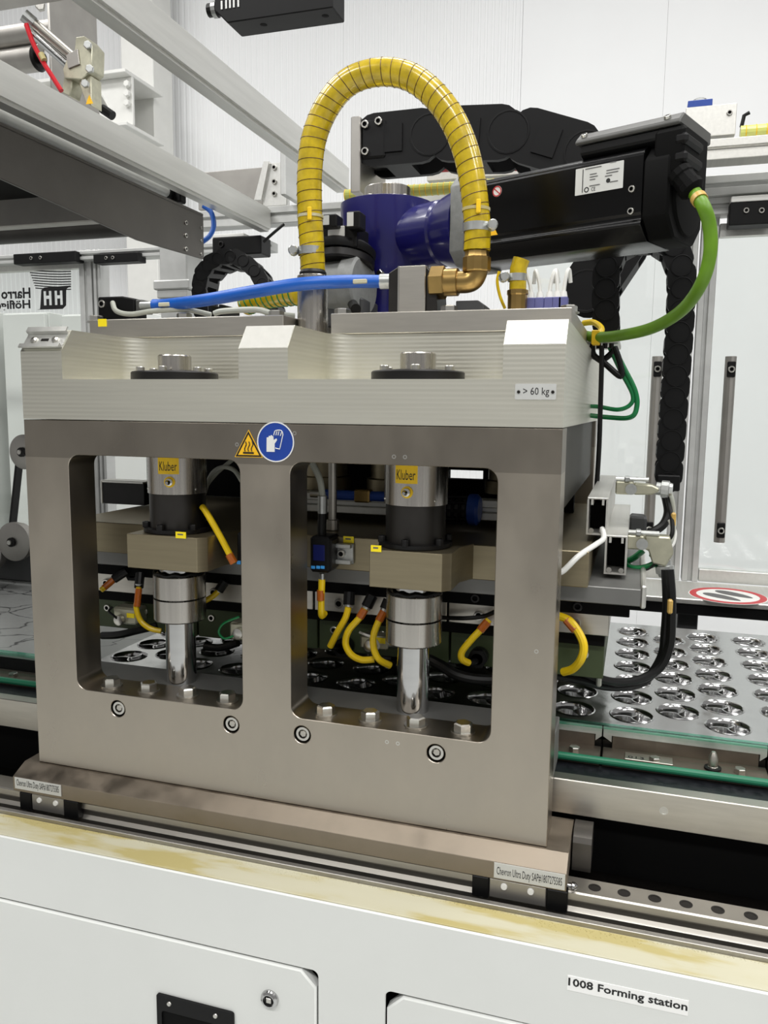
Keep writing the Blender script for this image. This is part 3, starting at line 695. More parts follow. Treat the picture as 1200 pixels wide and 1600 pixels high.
# columns, bushings, collars
COLS = (0.187, 0.533); CY = 0.080
for i, cx in enumerate(COLS):
    c = MB().lathe((cx, CY, 1.016), (0, 0, 1), [(0.0212, 0), (0.0212, 0.372)], 32).build('guide_column', 'chrome', press)
    zc0, zc1, zc2 = 1.1080, 1.1395, 1.170
    MB().lathe((cx, CY, zc0), (0, 0, 1), [(0.0345, 0), (0.0365, 0.002), (0.0365, 0.0315)], 32).build('lower_collar', 'brushed_steel', c)
    MB().lathe((cx, CY, zc1 + 0.0025), (0, 0, 1), [(0.0365, 0), (0.0365, 0.031), (0.033, 0.034)], 32).build('upper_collar', 'brushed_steel', c)
    MB().lathe((cx, CY, zc2), (0, 0, 1), [(0.029, 0), (0.029, 0.022)], 32).build('collar_neck', 'chrome', c)
    MB().tube([(cx + 0.0345 * math.cos(t) , CY + 0.0345 * math.sin(t), 1.1765 + 0.0012 * math.sin(9 * t)) for t in [2 * PI * k / 40 for k in range(41)]], 0.0022, 6).build('sealing_ring', 'black_rubber', c)
    MB().lathe((cx, CY, 1.236), (0, 0, 1), [(0.0400, 0), (0.0400, 0.004), (0.0385, 0.006), (0.0385, 0.054)], 32).build('dark_bushing', 'dark_steel', c)
    MB().lathe((cx, CY, 1.290), (0, 0, 1), [(0.0405, 0), (0.0405, 0.100)], 40).build('guide_bushing', 'brushed_steel', c)
    MB().lathe((cx, CY, 1.2365), (0, 0, 1), [(0.0470, 0), (0.0470, 0.005), (0.041, 0.0055)], 32).build('clamp_flange', 'black_oxide', c)
    for a_ in range(6):
        t = a_ * PI / 3 + 0.5
        MB().socket_screw((cx + 0.0435 * math.cos(t), CY + 0.0435 * math.sin(t), 1.241), (0, 0, 1), 0.0052, 0.008, 12).build('clamp_screw', 'black_oxide', c)
    # lubricant label wrapped on the bushing
    mb = MB(); R1 = 0.0408
    a0 = math.atan2(CAM.y - CY, CAM.x - cx) - (0.30 if i == 0 else 0.32)
    seg = 8; sw = 0.72
    lo = [Vector((cx + R1 * math.cos(a0 - sw / 2 + sw * k / seg), CY + R1 * math.sin(a0 - sw / 2 + sw * k / seg), 1.318)) for k in range(seg + 1)]
    for k in range(seg): mb.quad([lo[k], lo[k + 1], lo[k + 1] + Vector((0, 0, 0.042)), lo[k] + Vector((0, 0, 0.042))])
    lab = mb.build('lubricant_label', 'label_yellow', c, label='yellow paper label reading Kluber')
    me = text('lettering', 'Kluber', 0.0245, 0.0125, front((0, 0, 0)), 'print_black', lab, 0.0)
    for v in me.data.vertices:                       # wrap the letters round the cylinder
        an = a0 - 0.0125 / R1 + v.co.x / R1
        v.co = Vector((cx + (R1 + 0.0002) * math.cos(an), CY + (R1 + 0.0002) * math.sin(an), 1.3225 + v.co.z))
    # grease nipple with yellow cap
    d_ = Vector((math.cos(a0 + 0.05), math.sin(a0 + 0.05), 0)); b_ = Vector((cx, CY, 1.3075)) + d_ * 0.040
    gn = MB().lathe(b_, d_, [(0.0075, 0), (0.0075, 0.002)], 14).build('nipple_cap', 'label_yellow', c)
    MB().lathe(b_, d_, [(0.0050, 0.002), (0.0050, 0.006), (0.0026, 0.007), (0.0026, 0.010), (0.0036, 0.012), (0.0018, 0.016)], 12).build('grease_nipple', 'chrome', c)
    for t in (0.95, -1.0):
        d_ = Vector((math.cos(a0 + t), math.sin(a0 + t), 0))
        MB().lathe(Vector((cx, CY, 1.2965)) + d_ * 0.0402, d_, [(0.0018, 0), (0.0012, 0.0014)], 10).build('set_screw', 'bolt_steel', c)
    # flange and shaft end seen in the crown notch
    fl = MB().lathe((cx, CY, 1.4432), (0, 0, 1), [(0.0585, 0), (0.0585, 0.0105), (0.057, 0.012), (0.026, 0.0145)], 40).build('crown_flange', 'black_oxide', press)
    MB().lathe((cx, CY, 1.4432), (0, 0, 1), [(0.0225, 0.013), (0.0225, 0.0335), (0.0212, 0.035), (0.0195, 0.035), (0.0190, 0.030)], 32).build('shaft_end', 'brushed_steel', fl)
    for k in range(6):
        t = PI / 6 + k * PI / 3 + 0.2
        MB().socket_screw((cx + 0.046 * math.cos(t), CY + 0.046 * math.sin(t), 1.4555), (0, 0, 1), 0.0058, 0.0062, 14).build('flange_screw', 'bolt_steel', fl)
# top plates on the crown
TZ0, TZ1 = 1.5095, 1.5375
tp1 = MB().box(-0.003, 0.318, 0.150, 0.70, TZ0, TZ1).build('top_plate', 'bronze_anodised', press, 0.001)
tp2 = MB().box(0.389, 0.713, 0.150, 0.70, TZ0, TZ1).build('top_plate', 'bronze_anodised', press, 0.001)
for tp_ in (tp1, tp2): tp_.data.materials[0] = MATS['steel']
# foot bar, slides
foot = [(-0.028, 0.866), (-0.028, 0.8872), (-0.004, 0.8995), (0.078, 0.8995), (0.078, 0.866)]
MB().prism([(-0.022, y, z) for y, z in foot], (0.768, 0, 0)).build('foot_bar', 'worn_steel', press, 0.0004, sharp=12)
MB().prism([at(905, 1400, 0.06) * 0 + Vector((0.748, 0.03 + 0.05 * t, 0.86)) for t in (0, 1)] + [Vector((0.748, 0.03 + 0.025 + 0.025 * math.cos(t), 0.895 + 0.012 * math.sin(t))) for t in [PI * k / 6 for k in range(7)]], (0.022, 0, 0)).build('wiper_block', 'dark_sheet', press)
for i, (x0, x1, lx0, lx1, lz0, lz1) in enumerate(((-0.022, 0.084, -0.018, 0.060, 0.8705, 0.8868), (0.636, 0.742, 0.6635, 0.7445, 0.8682, 0.8868))):
    lb = MB().box(lx0, lx1, -0.0293, -0.0283, lz0, lz1).build('lubricant_label', 'silver_label', press, 0.0, label='silver label reading Chevron Ultra Duty SAP#1807275585')
    text('lettering', 'Chevron Ultra Duty SAP#1807275585', (lx1 - lx0) * 0.92, 0.0125, front((lx0 + (lx1 - lx0) * 0.04, -0.0294, lz0 + 0.0018)), 'print_black', lb, 0.0001)
o = MB().lathe((0.747, -0.022, 0.871), (1, 0, 0), [(0.003, 0), (0.003, 0.004), (0.0045, 0.005), (0.0045, 0.008), (0.002, 0.011)], 12).build('grease_nipple', 'chrome', press)
# moving platen with column blocks
MB().box(-0.035, 0.748, 0.118, 0.66, 1.188, 1.234).build('platen', 'bronze_anodised', press, 0.001)
for x0, x1 in ((at(198, 850, 0.028).x, at(307, 850, 0.028).x), (at(577, 870, 0.028).x, at(690, 870, 0.028).x)):
    yb = 0.028
    pf = [(x0, yb), (x1, yb), (x1 + 0.010, yb + 0.012), (x1 + 0.010, 0.09), (x1 + 0.022, 0.1195), (x0, 0.1195)]
    MB().prism([(x, y, 1.1885) for x, y in pf], (0, 0, 0.047)).build('column_block', 'bronze_anodised', press, 0.0008)
for (px, py, Y) in ((283, 836, 0.027), (588, 857, 0.027), (354, 832, 0.1168), (545, 843, 0.1168)):
    a, b = at(px - 8, py - 5.5, Y), at(px + 8, py + 5.5, Y)
    o = MB().box(a.x, b.x, Y - 0.0012, Y, b.z, a.z).build('yellow_tag', 'bright_yellow', press)
    MB().box(a.x + 0.003, b.x - 0.004, Y - 0.0015, Y - 0.0011, (a.z + b.z) / 2, (a.z + b.z) / 2 + 0.0018).build('tag_print', 'print_grey', o)
a, b = at(153, 498.5, 0.149), at(166, 510, 0.149)
MB().box(a.x, b.x, 0.1488, 0.15, b.z, a.z).build('yellow_tag', 'bright_yellow', press)
# lower tool stack
MB().box(-0.06, 0.812, 0.135, 0.60, 1.165, 1.187).build('tool_plate', 'grey_anodised', press, 0.001)
MB().box(0.812, 0.819, 0.145, 0.60, 1.160, 1.190).build('tool_end_flange', 'bright_aluminium', press, 0.002)
MB().box(-0.05, 0.80, 0.150, 0.58, 1.146, 1.165).build('heat_shield', 'matt_black', press, 0.001)
for k, (x0, x1) in enumerate(((-0.03, 0.155), (0.158, 0.358), (0.361, 0.558), (0.561, 0.775))):
    sp = MB().box(x0, x1, 0.160, 0.56, 1.116, 1.145).build('clamp_strip', 'steel', press, 0.001)
    for f in (0.2, 0.8):
        MB().socket_screw((x0 + (x1 - x0) * f, 0.160, 1.130), (0, -1, 0), 0.0070, 0.006, 16).build('cap_screw', 'bolt_steel', sp)
MB().box(-0.03, 0.77, 0.170, 0.55, 1.099, 1.116).build('spacer_plate', 'matt_black', press, 0.001)
for k, (x0, x1) in enumerate(((-0.03, 0.155), (0.158, 0.358), (0.361, 0.558), (0.561, 0.77))):
    gp = MB().box(x0, x1, 0.178, 0.54, 1.052, 1.099).build('green_tool_block', 'olive_plate', press, 0.001)
    for f in (0.12, 0.5, 0.88):
        MB().socket_screw((x0 + (x1 - x0) * f, 0.178, 1.084), (0, -1, 0), 0.0055, 0.003, 14).build('cap_screw', 'bolt_steel', gp)
for x in (0.60, 0.735):
    MB().socket_screw((x, 0.150, 1.156), (0, -1, 0), 0.0062, 0.005, 16).build('cap_screw', 'black_oxide', press)
# interior upper machinery between the plates, and an added sheet that darkens it
MB().box(0.02, 0.66, 0.30, 0.49, 1.345, 1.389).build('drive_beam', 'dark_steel', press, 0.002)
for x, y, r in ((0.30, 0.36, 0.045), (0.42, 0.36, 0.045), (0.60, 0.40, 0.036)):
    MB().lathe((x, y, 1.275), (0, 0, 1), [(r, 0), (r, 0.02), (r * 0.85, 0.022), (r * 0.85, 0.06)], 24).build('drive_cylinder', 'bronze_anodised', press)
bh0 = at(229, 730, 0.5).x
plate('darkening_sheet', [[(bh0, 1.235), (0.70, 1.235), (0.70, 1.389), (bh0, 1.389)], [(0.479, 1.286), (0.542, 1.286), (0.542, 1.302), (0.479, 1.302)]], 0.02, front((0, 0.5, 0)), 'matt_black', press)  # added black sheet blocking light from behind; its opening leaves one bright gap
MB().box(0.704, 0.714, 0.058, 0.724, 1.285, 1.389).build('side_cover', 'olive_dark', press, 0.001)
bar_ = MB(); slot_bar(bar_, (0.22, 0.26, 1.262), (0.66, 0.26, 1.262), 0.03, 0.03, (0, -1, 0)); bar_.build('cross_profile', 'aluminium', press, 0.001)
MB().lathe((0.385, 0.17, 1.235), (0, 0, 1), [(0.009, 0), (0.009, 0.014), (0.006, 0.015), (0.006, 0.155)], 14).build('spring_rod', 'steel', press)
# silencer
sil = thing('silencer', 'grey slotted air silencer with a blue end cap inside the press window', 'silencer', (0.62, 0.24, 1.27))
a, b = at(700, 796, 0.24), at(733, 796, 0.24); r = 0.021
MB().cyl(a - Vector((0.02, 0, 0)), b, r * 0.8, 20).build('core', 'dark_grey', sil)
for k in range(4):
    x = a.x + (b.x - a.x) * (k / 3); MB().lathe((x - 0.003, a.y, a.z), (1, 0, 0), [(r * 0.8, 0), (r, 0.0005), (r, 0.0045), (r * 0.8, 0.005)], 20, caps=False).build('ring', 'black_plastic', sil)
for k in range(10):
    t = 2 * PI * k / 10; MB().tube([(a.x - 0.01, a.y + r * 0.93 * math.cos(t), a.z + r * 0.93 * math.sin(t)), (b.x, b.y + r * 0.93 * math.cos(t), b.z + r * 0.93 * math.sin(t))], 0.0022, 6).build('rib', 'black_plastic', sil)
MB().lathe(b, (1, 0, 0), [(r * 1.05, 0), (r * 1.1, 0.004), (r * 1.1, 0.012), (r * 0.9, 0.016)], 20).build('end_cap', 'blue_plastic', sil)
o = thing('air_hose', 'dark blue air hose crossing behind the press columns', 'hose', (0.42, 0.22, 1.29))
hp_ = pix_path([(505, 772, 0.22), (540, 774, 0.22), (600, 776, 0.22), (640, 778, 0.22)])
MB().tube(hp_, 0.0075, 12).build('hose', 'blue_plastic', o)
MB().cyl(hp_[0] - Vector((0.02, 0, 0)), hp_[0] + Vector((0.008, 0, 0)), 0.006, 12).build('fitting', 'bolt_steel', o)
q = at(568, 774, 0.22); MB().box(q.x - 0.012, q.x + 0.012, 0.21, 0.23, q.z - 0.010, q.z + 0.009).build('clip', 'brass', o, 0.002)
# display pressure sensor
ds = thing('pressure_sensor', 'black pressure sensor with a dark blue display inside the press window', 'sensor', (0.42, 0.09, 1.2))
a, b = at(484, 838, 0.085), at(514, 896, 0.085)
MB().box(a.x, b.x, 0.085, 0.125, b.z, a.z).build('sensor_body', 'black_plastic', ds, 0.003)
c0, c1 = at(489, 851, 0.084), at(507, 877, 0.084); MB().box(c0.x, c1.x, 0.0842, 0.0852, c1.z, c0.z).build('display', 'screen_blue', ds, 0.0003)
for px in (486, 494, 501):
    k0, k1 = at(px, 884, 0.084), at(px + 6, 889, 0.084); MB().box(k0.x, k1.x, 0.0836, 0.085, k1.z, k0.z).build('key', 'key_blue', ds, 0.0003)
c0, c1 = at(514, 841, 0.1), at(522, 890, 0.1); MB().box(c0.x, c1.x, 0.09, 0.118, c1.z, c0.z).build('side_connector', 'black_oxide', ds, 0.002)
c0, c1 = at(520, 848, 0.112), at(552, 882, 0.112); dr = MB().box(c0.x, c1.x, 0.113, 0.1165, c1.z, c0.z).build('mounting_rail', 'zinc', ds, 0.001)
for zz in (c0.z - 0.003, c1.z + 0.003): MB().box(c0.x, c1.x - 0.002, 0.106, 0.1125, zz - 0.003, zz + 0.003).build('rail_lip', 'zinc', ds, 0.0008)
MB().socket_screw(at(534, 865, 0.112), (0, -1, 0), 0.0055, 0.004, 14).build('screw', 'bolt_steel', ds)
top_ = at(503, 838, 0.10); pa = [at(503, 836, 0.10), at(503, 820, 0.10), at(504, 800, 0.10)]
MB().tube(pa, 0.006, 12).build('plug', 'black_rubber', ds)
MB().tube([at(504, 802, 0.10), at(504, 775, 0.10)], 0.0065, 12).build('metal_ferrule', 'zinc', ds)
MB().tube(pix_path([(504, 777, 0.10), (500, 750, 0.10), (490, 728, 0.10), (478, 705, 0.10)]), 0.0045, 10).build('grey_lead', 'grey_cable', ds)
MB().cyl(at(503, 896, 0.10), at(503, 906, 0.10), 0.004, 10).build('fitting', 'zinc', ds)
o = MB().tube(pix_path([(503, 905, 0.10), (502, 935, 0.10), (502, 955, 0.101), (503, 962, 0.106), (507, 958, 0.115)]), 0.0048, 10).build('yellow_tube', 'yellow_cable', ds)
MB().tube(pix_path([(501, 922, 0.099), (501, 938, 0.099)]), 0.0053, 10).build('tube_tag', 'amber_tag', o)
s2 = thing('pressure_sensor', 'black pressure sensor cut off by the edge of the first press window', 'sensor', (0.33, 0.1, 1.2))
a, b = at(369, 832, 0.075), at(392, 884, 0.075)
MB().box(a.x, b.x, 0.075, 0.112, b.z, a.z).build('sensor_body', 'black_plastic', s2, 0.003)
c0, c1 = at(352, 838, 0.112), at(370, 870, 0.112); MB().box(c0.x, c1.x, 0.113, 0.1165, c1.z, c0.z).build('mounting_rail', 'zinc', s2, 0.001)
k0, k1 = at(370, 876, 0.074), at(376, 882, 0.074); MB().box(k0.x, k1.x, 0.0735, 0.075, k1.z, k0.z).build('key', 'key_blue', s2, 0.0003)

# ================================================================== YELLOW SENSOR LEADS INSIDE THE PRESS
def lead(label, path, plug=None, tag_seg=None, r=0.0048, dark_tail=None):
    t = thing('yellow_lead', label, 'cable', at(*path[0]), 'yellow leads of the press tool')
    p = pix_path(path); c = MB().tube(p, r, 10).build('lead', 'yellow_cable', t)
    if plug:
        MB().tube(pix_path(plug, 4), r * 1.7, 12).build('plug', 'black_rubber', t)
        MB().tube([p[0], p[2]], r * 1.35, 12).build('ferrule', 'zinc', t)
    if tag_seg: MB().tube(pix_path(tag_seg, 4), r * 1.22, 10).build('cable_tag', 'amber_tag', t)
    if dark_tail: MB().tube(pix_path(dark_tail), r, 10).build('dark_tail', 'black_rubber', t)
    return t
lead('yellow lead dropping from a black plug to a black elbow under the display sensor', [(545, 945, 0.135), (540, 965, 0.13), (527, 988, 0.13), (516, 1010, 0.135)], [(546, 925, 0.14), (545, 945, 0.135)], None, dark_tail=[(516, 1010, 0.14), (525, 1012, 0.15), (535, 1010, 0.17)])
lead('yellow lead in a wide loop with amber tag, next to the display sensor', [(573, 948, 0.13), (562, 965, 0.125), (545, 985, 0.12), (540, 1005, 0.12), (548, 1022, 0.12), (565, 1031, 0.125), (585, 1030, 0.13)], [(582, 930, 0.135), (573, 948, 0.13)], [(570, 952, 0.1285), (562, 965, 0.125)], dark_tail=[(585, 1030, 0.13), (610, 1030, 0.14)])
lead('yellow lead hanging close beside the second column, with amber tag', [(602, 952, 0.125), (592, 970, 0.12), (584, 992, 0.12), (584, 1012, 0.12), (592, 1030, 0.12), (610, 1040, 0.13)], [(608, 938, 0.13), (602, 952, 0.125)], [(600, 955, 0.1245), (592, 970, 0.12)])
lead('yellow lead hanging between the second column and the outer frame leg', [(764, 968, 0.14), (750, 985, 0.135), (736, 1000, 0.13), (722, 1018, 0.13), (722, 1030, 0.132), (733, 1036, 0.14)], None, [(762, 971, 0.139), (750, 985, 0.135)], dark_tail=[(733, 1036, 0.14), (742, 1034, 0.15), (748, 1028, 0.17)])
lead('thick yellow lead curving out behind the outer frame leg', [(874, 963, 0.15), (890, 970, 0.14), (905, 990, 0.135), (912, 1010, 0.13), (908, 1030, 0.13), (895, 1045, 0.14), (880, 1050, 0.15)], None, [(886, 968, 0.142), (900, 984, 0.137)], r=0.0055)
lead('yellow lead below a black plug beside the first column', [(217, 912, 0.13), (216, 930, 0.128), (213, 950, 0.12), (220, 970, 0.12), (235, 982, 0.12), (252, 986, 0.125)], [(219, 896, 0.14), (217, 918, 0.13)], [(217, 920, 0.128), (214, 948, 0.12)], r=0.0042)
lead('short yellow lead at a slant right of the first column', [(343, 922, 0.14), (332, 932, 0.135), (318, 940, 0.13)], [(352, 908, 0.145), (342, 923, 0.14)], r=0.0042)
lead('amber lead leaving a black plug at the inner edge of the first window', [(178, 905, 0.14), (168, 914, 0.13), (158, 922, 0.12)], [(198, 892, 0.15), (178, 905, 0.14)], [(176, 907, 0.138), (162, 919, 0.124)], r=0.0042)
lead('straight yellow air tube slanting down to the cut-off sensor', [(316, 792, 0.072), (322, 800, 0.068), (345, 840, 0.062), (366, 880, 0.062)], None, [(358, 866, 0.062), (366, 880, 0.062)], r=0.0045)
for (pts, r, m, lb) in (
    ([(318, 775, 0.16), (330, 742, 0.14), (348, 730, 0.13), (366, 735, 0.12), (378, 752, 0.11)], 0.0033, 'grey_cable', 'grey cable arching behind the first column bushing'),
    ([(318, 765, 0.17), (340, 738, 0.17), (380, 705, 0.17)], 0.0033, 'grey_cable', 'grey cable rising straight behind the first column bushing'),
    ([(670, 1030, 0.16), (690, 1040, 0.15), (715, 1055, 0.14), (750, 1062, 0.14), (800, 1062, 0.15)], 0.0075, 'black_rubber', 'thick black cable sagging behind the second column'),
    ([(160, 993, 0.15), (185, 992, 0.14), (215, 985, 0.14), (245, 978, 0.15)], 0.006, 'black_rubber', 'black cable crossing behind the first column near the tray'),
    ([(320, 1010, 0.15), (345, 1012, 0.15), (372, 1004, 0.15)], 0.006, 'black_rubber', 'short black cable beside the green wire loop'),
    ([(690, 965, 0.15), (725, 966, 0.14), (755, 963, 0.14), (775, 955, 0.13)], 0.003, 'black_rubber', 'thin black cable running to the slanted yellow lead')):
    cable('cable', pix_path(pts), r, m, lb)
def limit_box(label, x0, y0, x1, y1, Y, wire, wm):
    t = thing('sensor_box', label, 'sensor', at(x0, y1, Y), 'small grey sensor boxes')
    a, b = at(x0, y0, Y), at(x1, y1, Y)
    MB().box(a.x, b.x, Y, Y + 0.03, b.z, a.z).build('box_body', 'die_cast', t, 0.003)
    q = at(*wire[0]); MB().lathe(q, (0, -1, 0), [(0.008, -0.004), (0.008, 0.003), (0.004, 0.004)], 14).build('gland', 'bolt_steel', t)
    MB().tube(pix_path(wire), 0.0018, 8).build('wire', wm, t)
    return t
t = limit_box('grey sensor box with a white wire loop beside the second column', 562, 992, 605, 1018, 0.15, [(577, 1009, 0.145), (585, 1016, 0.14), (592, 1010, 0.14), (586, 998, 0.14), (572, 992, 0.145), (562, 988, 0.15)], 'white_plastic')
a, b = at(588, 996, 0.149), at(602, 1006, 0.149); MB().box(a.x, b.x, 0.1485, 0.15, b.z, a.z).build('yellow_tag', 'bright_yellow', t)
MB().cyl(at(606, 1005, 0.16), at(620, 1005, 0.16), 0.007, 14).build('cable_gland', 'zinc', t)
t = limit_box('grey sensor box with a yellow tag beside the first column', 176, 948, 214, 978, 0.15, [(186, 969, 0.145), (178, 962, 0.14), (170, 955, 0.145), (176, 948, 0.15)], 'black_rubber')
a, b = at(198, 958, 0.149), at(210, 966, 0.149); MB().box(a.x, b.x, 0.1485, 0.15, b.z, a.z).build('yellow_tag', 'bright_yellow', t)
limit_box('pale sensor box with a green wire loop at the edge of the first window', 358, 972, 396, 1004, 0.13, [(372, 990, 0.125), (352, 998, 0.12), (342, 988, 0.12), (350, 974, 0.12), (374, 964, 0.125)], 'green_hose')
# valve cluster shapes in the dark under the platen
for (px, py, lb) in ((213, 893, 'black cable elbow under the first column block'), (300, 905, 'black push fitting right of the first column collar'), (748, 1026, 'black round plug at the foot of the slanted yellow lead'), (538, 1010, 'black round plug under the display sensor')):
    q = at(px, py, 0.165); t = thing('cable_plug', lb, 'plug', q, 'black plugs on the tool')
    MB().lathe(q + Vector((0, 0.013, 0)), (0, -1, 0), [(0.011, 0), (0.013, 0.006), (0.013, 0.018), (0.008, 0.026)], 16).build('plug_body', 'black_rubber', t)
    MB().lathe(q + Vector((0, -0.010, 0)), (0, -1, 0), [(0.014, 0), (0.014, 0.003)], 6).build('plug_nut', 'black_plastic', t)

# ================================================================== GEAR MOTOR
GB = Vector((0.366, 0.48, 0))
gm = thing('gear_motor', 'dark blue angle gearbox with a long black servo motor', 'motor', (GB.x, GB.y, TZ1))
zb, zt_ = 1.600, 1.757
housing = MB().lathe((GB.x, GB.y, 0), (0, 0, 1), [(0.060, zb - 0.03), (0.060, zb), (0.0740, zb + 0.035), (0.0780, zt_ - 0.05), (0.0810, zt_ - 0.012), (0.0810, zt_), (0.076, zt_ + 0.002)], 40).build('gearbox_housing', 'gearbox_blue', gm)
MB().lathe((GB.x, GB.y, 0), (0, 0, 1), [(0.072, TZ1), (0.072, TZ1 + 0.02), (0.06, zb - 0.03)], 32).build('gearbox_foot', 'dark_grey', gm)
MB().lathe((GB.x, GB.y, zt_ + 0.002), (0, 0, 1), [(0.040, 0), (0.040, 0.026), (0.039, 0.0275), (0.032, 0.0275), (0.031, 0.015)], 32).build('output_ring', 'brushed_steel', gm)
for k in range(6):
    t = k * PI / 3 + 0.3
    MB().hexhead((GB.x + 0.058 * math.cos(t), GB.y + 0.058 * math.sin(t), zt_ + 0.001), (0, 0, 1), 0.0055, 0.006).build('cover_bolt', 'bolt_steel', gm)
AX = Vector((0.9241, -0.3821, 0)); SD = Vector((-0.3821, -0.9241, 0)); UP = Vector((0, 0, 1))
MZ = 1.696
def mf(o): return Matrix(((AX.x, SD.x, 0, o[0]), (AX.y, SD.y, 0, o[1]), (0, 0, 1, o[2]), (0, 0, 0, 1)))
M0 = mf((GB.x + AX.x * 0.045, GB.y + AX.y * 0.045, MZ))                       # local: x along the motor, y towards the viewer's side, z up
def mlath(prof, n=32): 
    return MB().lathe(M0 @ Vector((0, 0, 0)), AX, prof, n)
mlath([(0.048, -0.03), (0.0520, 0.050), (0.053, 0.070), (0.053, 0.076), (0.0505, 0.080), (0.056, 0.092), (0.0665, 0.128), (0.0690, 0.134)], 36).build('gearbox_branch', 'gearbox_blue', gm)
def mbox(name, x0, x1, y0, y1, z0, z1, m, bevel=0.002, seg=1, parent=None):
    return MB().box(x0, x1, y0, y1, z0, z1, M0).build(name, m, parent or gm, bevel, seg)
oct_ = lambda h, c: [(-h, -h + c), (-h + c, -h), (h - c, -h), (h, -h + c), (h, h - c), (h - c, h), (-h + c, h), (-h, h - c)]
def mprism(name, x0, x1, pts, m, bevel=0.001, parent=None):
    return MB().prism([M0 @ Vector((x0, y, z)) for y, z in pts], AX * (x1 - x0)).build(name, m, parent or gm, bevel)
mprism('adapter_flange', 0.134, 0.160, [(-0.066, -0.046), (-0.046, -0.066), (0.046, -0.066), (0.066, -0.046), (0.066, 0.052), (0.046, 0.072), (-0.046, 0.072), (-0.066, 0.052)], 'cast_grey', 0.002)
MX0, MX1 = 0.160, 0.438
hh = 0.062
side = [(-hh, -hh + 0.02), (-hh + 0.02, -hh), (hh - 0.024, -hh), (hh, -hh + 0.018), (hh, -0.040), (hh - 0.003, -0.037), (hh - 0.003, -0.031), (hh, -0.028),
        (hh, 0.044), (hh - 0.003, 0.046), (hh - 0.003, 0.049), (hh - 0.006, 0.052), (hh - 0.012, 0.055), (hh - 0.022, 0.058), (-hh + 0.02, 0.058), (-hh, 0.044)]
mprism('motor_body', MX0, MX1, side, 'gloss_black', 0.0006)
mprism('motor_end_cap', MX1, MX1 + 0.036, oct_(0.062, 0.026), 'matt_black', 0.003)
MB().lathe(M0 @ Vector((MX1 + 0.034, 0, -0.005)), AX, [(0.050, 0), (0.048, 0.006), (0.03, 0.008)], 28).build('end_cover', 'matt_black', gm)
# terminal box on top
mprism('terminal_box', 0.343, 0.474, [(-0.055, 0.056), (0.046, 0.056), (0.054, 0.062), (0.054, 0.074), (-0.055, 0.074)], 'black_plastic', 0.002)
mprism('terminal_lid', 0.337, 0.482, [(-0.058, 0.0745), (0.058, 0.0745), (0.058, 0.080), (0.044, 0.092), (-0.058, 0.092)], 'motor_grey', 0.002)
for x in (0.348, 0.463): MB().socket_screw(M0 @ Vector((x, 0.051, 0.0855)), SD * 0.6 + UP, 0.0045, 0.004, 12).build('lid_screw', 'bolt_steel', gm)
# plug sockets at the end
plg = mprism('plug_housing', 0.450, 0.489, [(-0.03, 0.004), (0.052, 0.004), (0.060, 0.016), (0.060, 0.070), (0.05, 0.074), (-0.03, 0.074)], 'matt_black', 0.004)
MB().lathe(M0 @ Vector((0.480, 0.050, 0.016)), Vector((0.75, -0.30, -1)), [(0.0165, 0), (0.0165, 0.008), (0.0150, 0.010), (0.0150, 0.022), (0.0165, 0.023), (0.0165, 0.030), (0.011, 0.036)], 12).build('plug_nut', 'matt_black', plg)
for z in (0.026, 0.048): mbox('plug_lever', 0.476, 0.494, 0.0, 0.062, z, z + 0.014, 'black_plastic', 0.004, 1, plg)
# nameplate, stickers, fittings
def face_fr(x, z): return frame(M0 @ Vector((x, hh + 0.0004, z)), AX, UP)
def on_side(x0, x1, z0, z1, name, m, parent, lift=0.0, label=None):
    return plate(name, [rrect(x0, x1, z0, z1, 0.001)], 0.0004, frame(M0 @ Vector((0, hh + 0.0005 + lift, 0)), AX, UP), m, parent, 0.0, label)
npl = on_side(0.343, 0.412, 0.006, 0.041, 'nameplate', 'silver_label', gm, 0.0006, 'silver nameplate with small print')
on_side(0.3535, 0.3545, 0.0085, 0.039, 'divider', 'print_black', npl, 0.0010)
for (x, z, w) in ((0.297, 0.0315, 0.028), (0.337, 0.034, 0.011), (0.305, 0.0235, 0.012), (0.305, 0.0200, 0.014), (0.305, 0.0165, 0.010), (0.332, 0.0245, 0.022), (0.332, 0.0210, 0.020), (0.330, 0.0175, 0.012), (0.305, 0.0085, 0.018), (0.338, 0.0090, 0.014)):
    on_side(x + 0.060 - (x - 0.297) * 0.12, x + 0.060 - (x - 0.297) * 0.12 + w * 0.85, z + 0.0065, z + 0.0077, 'print_line', 'print_grey', npl, 0.0010)
text('lettering', 'CE', 0.006, 0.005, frame(M0 @ Vector((0.367, hh + 0.0012, 0.0085)), AX, UP), 'print_black', npl, 0.0003)
plate('approval_mark', [circ(0.3600, 0.0115, 0.0036, 16), circ(0.3600, 0.0115, 0.0022, 16)], 0.0003, frame(M0 @ Vector((0, hh + 0.0013, 0)), AX, UP), 'print_black', npl)
plate('approval_mark', [circ(0.391, 0.0185, 0.003, 16)], 0.0003, frame(M0 @ Vector((0, hh + 0.0013, 0)), AX, UP), 'print_black', npl)
sk = plate('warning_sticker', [circ(0.217, 0.032, 0.0078, 24)], 0.0004, frame(M0 @ Vector((0, hh + 0.001, 0)), AX, UP), 'white_plastic', gm, 0.0, 'round red and white prohibition sticker')
plate('ring', [circ(0.217, 0.032, 0.0076, 24), circ(0.217, 0.032, 0.0060, 24)], 0.0003, frame(M0 @ Vector((0, hh + 0.0014, 0)), AX, UP), 'sign_red', sk)
plate('slash', [[(0.2117, 0.0358), (0.2127, 0.0368), (0.2223, 0.0282), (0.2213, 0.0272)]], 0.0003, frame(M0 @ Vector((0, hh + 0.0014, 0)), AX, UP), 'sign_red', sk)
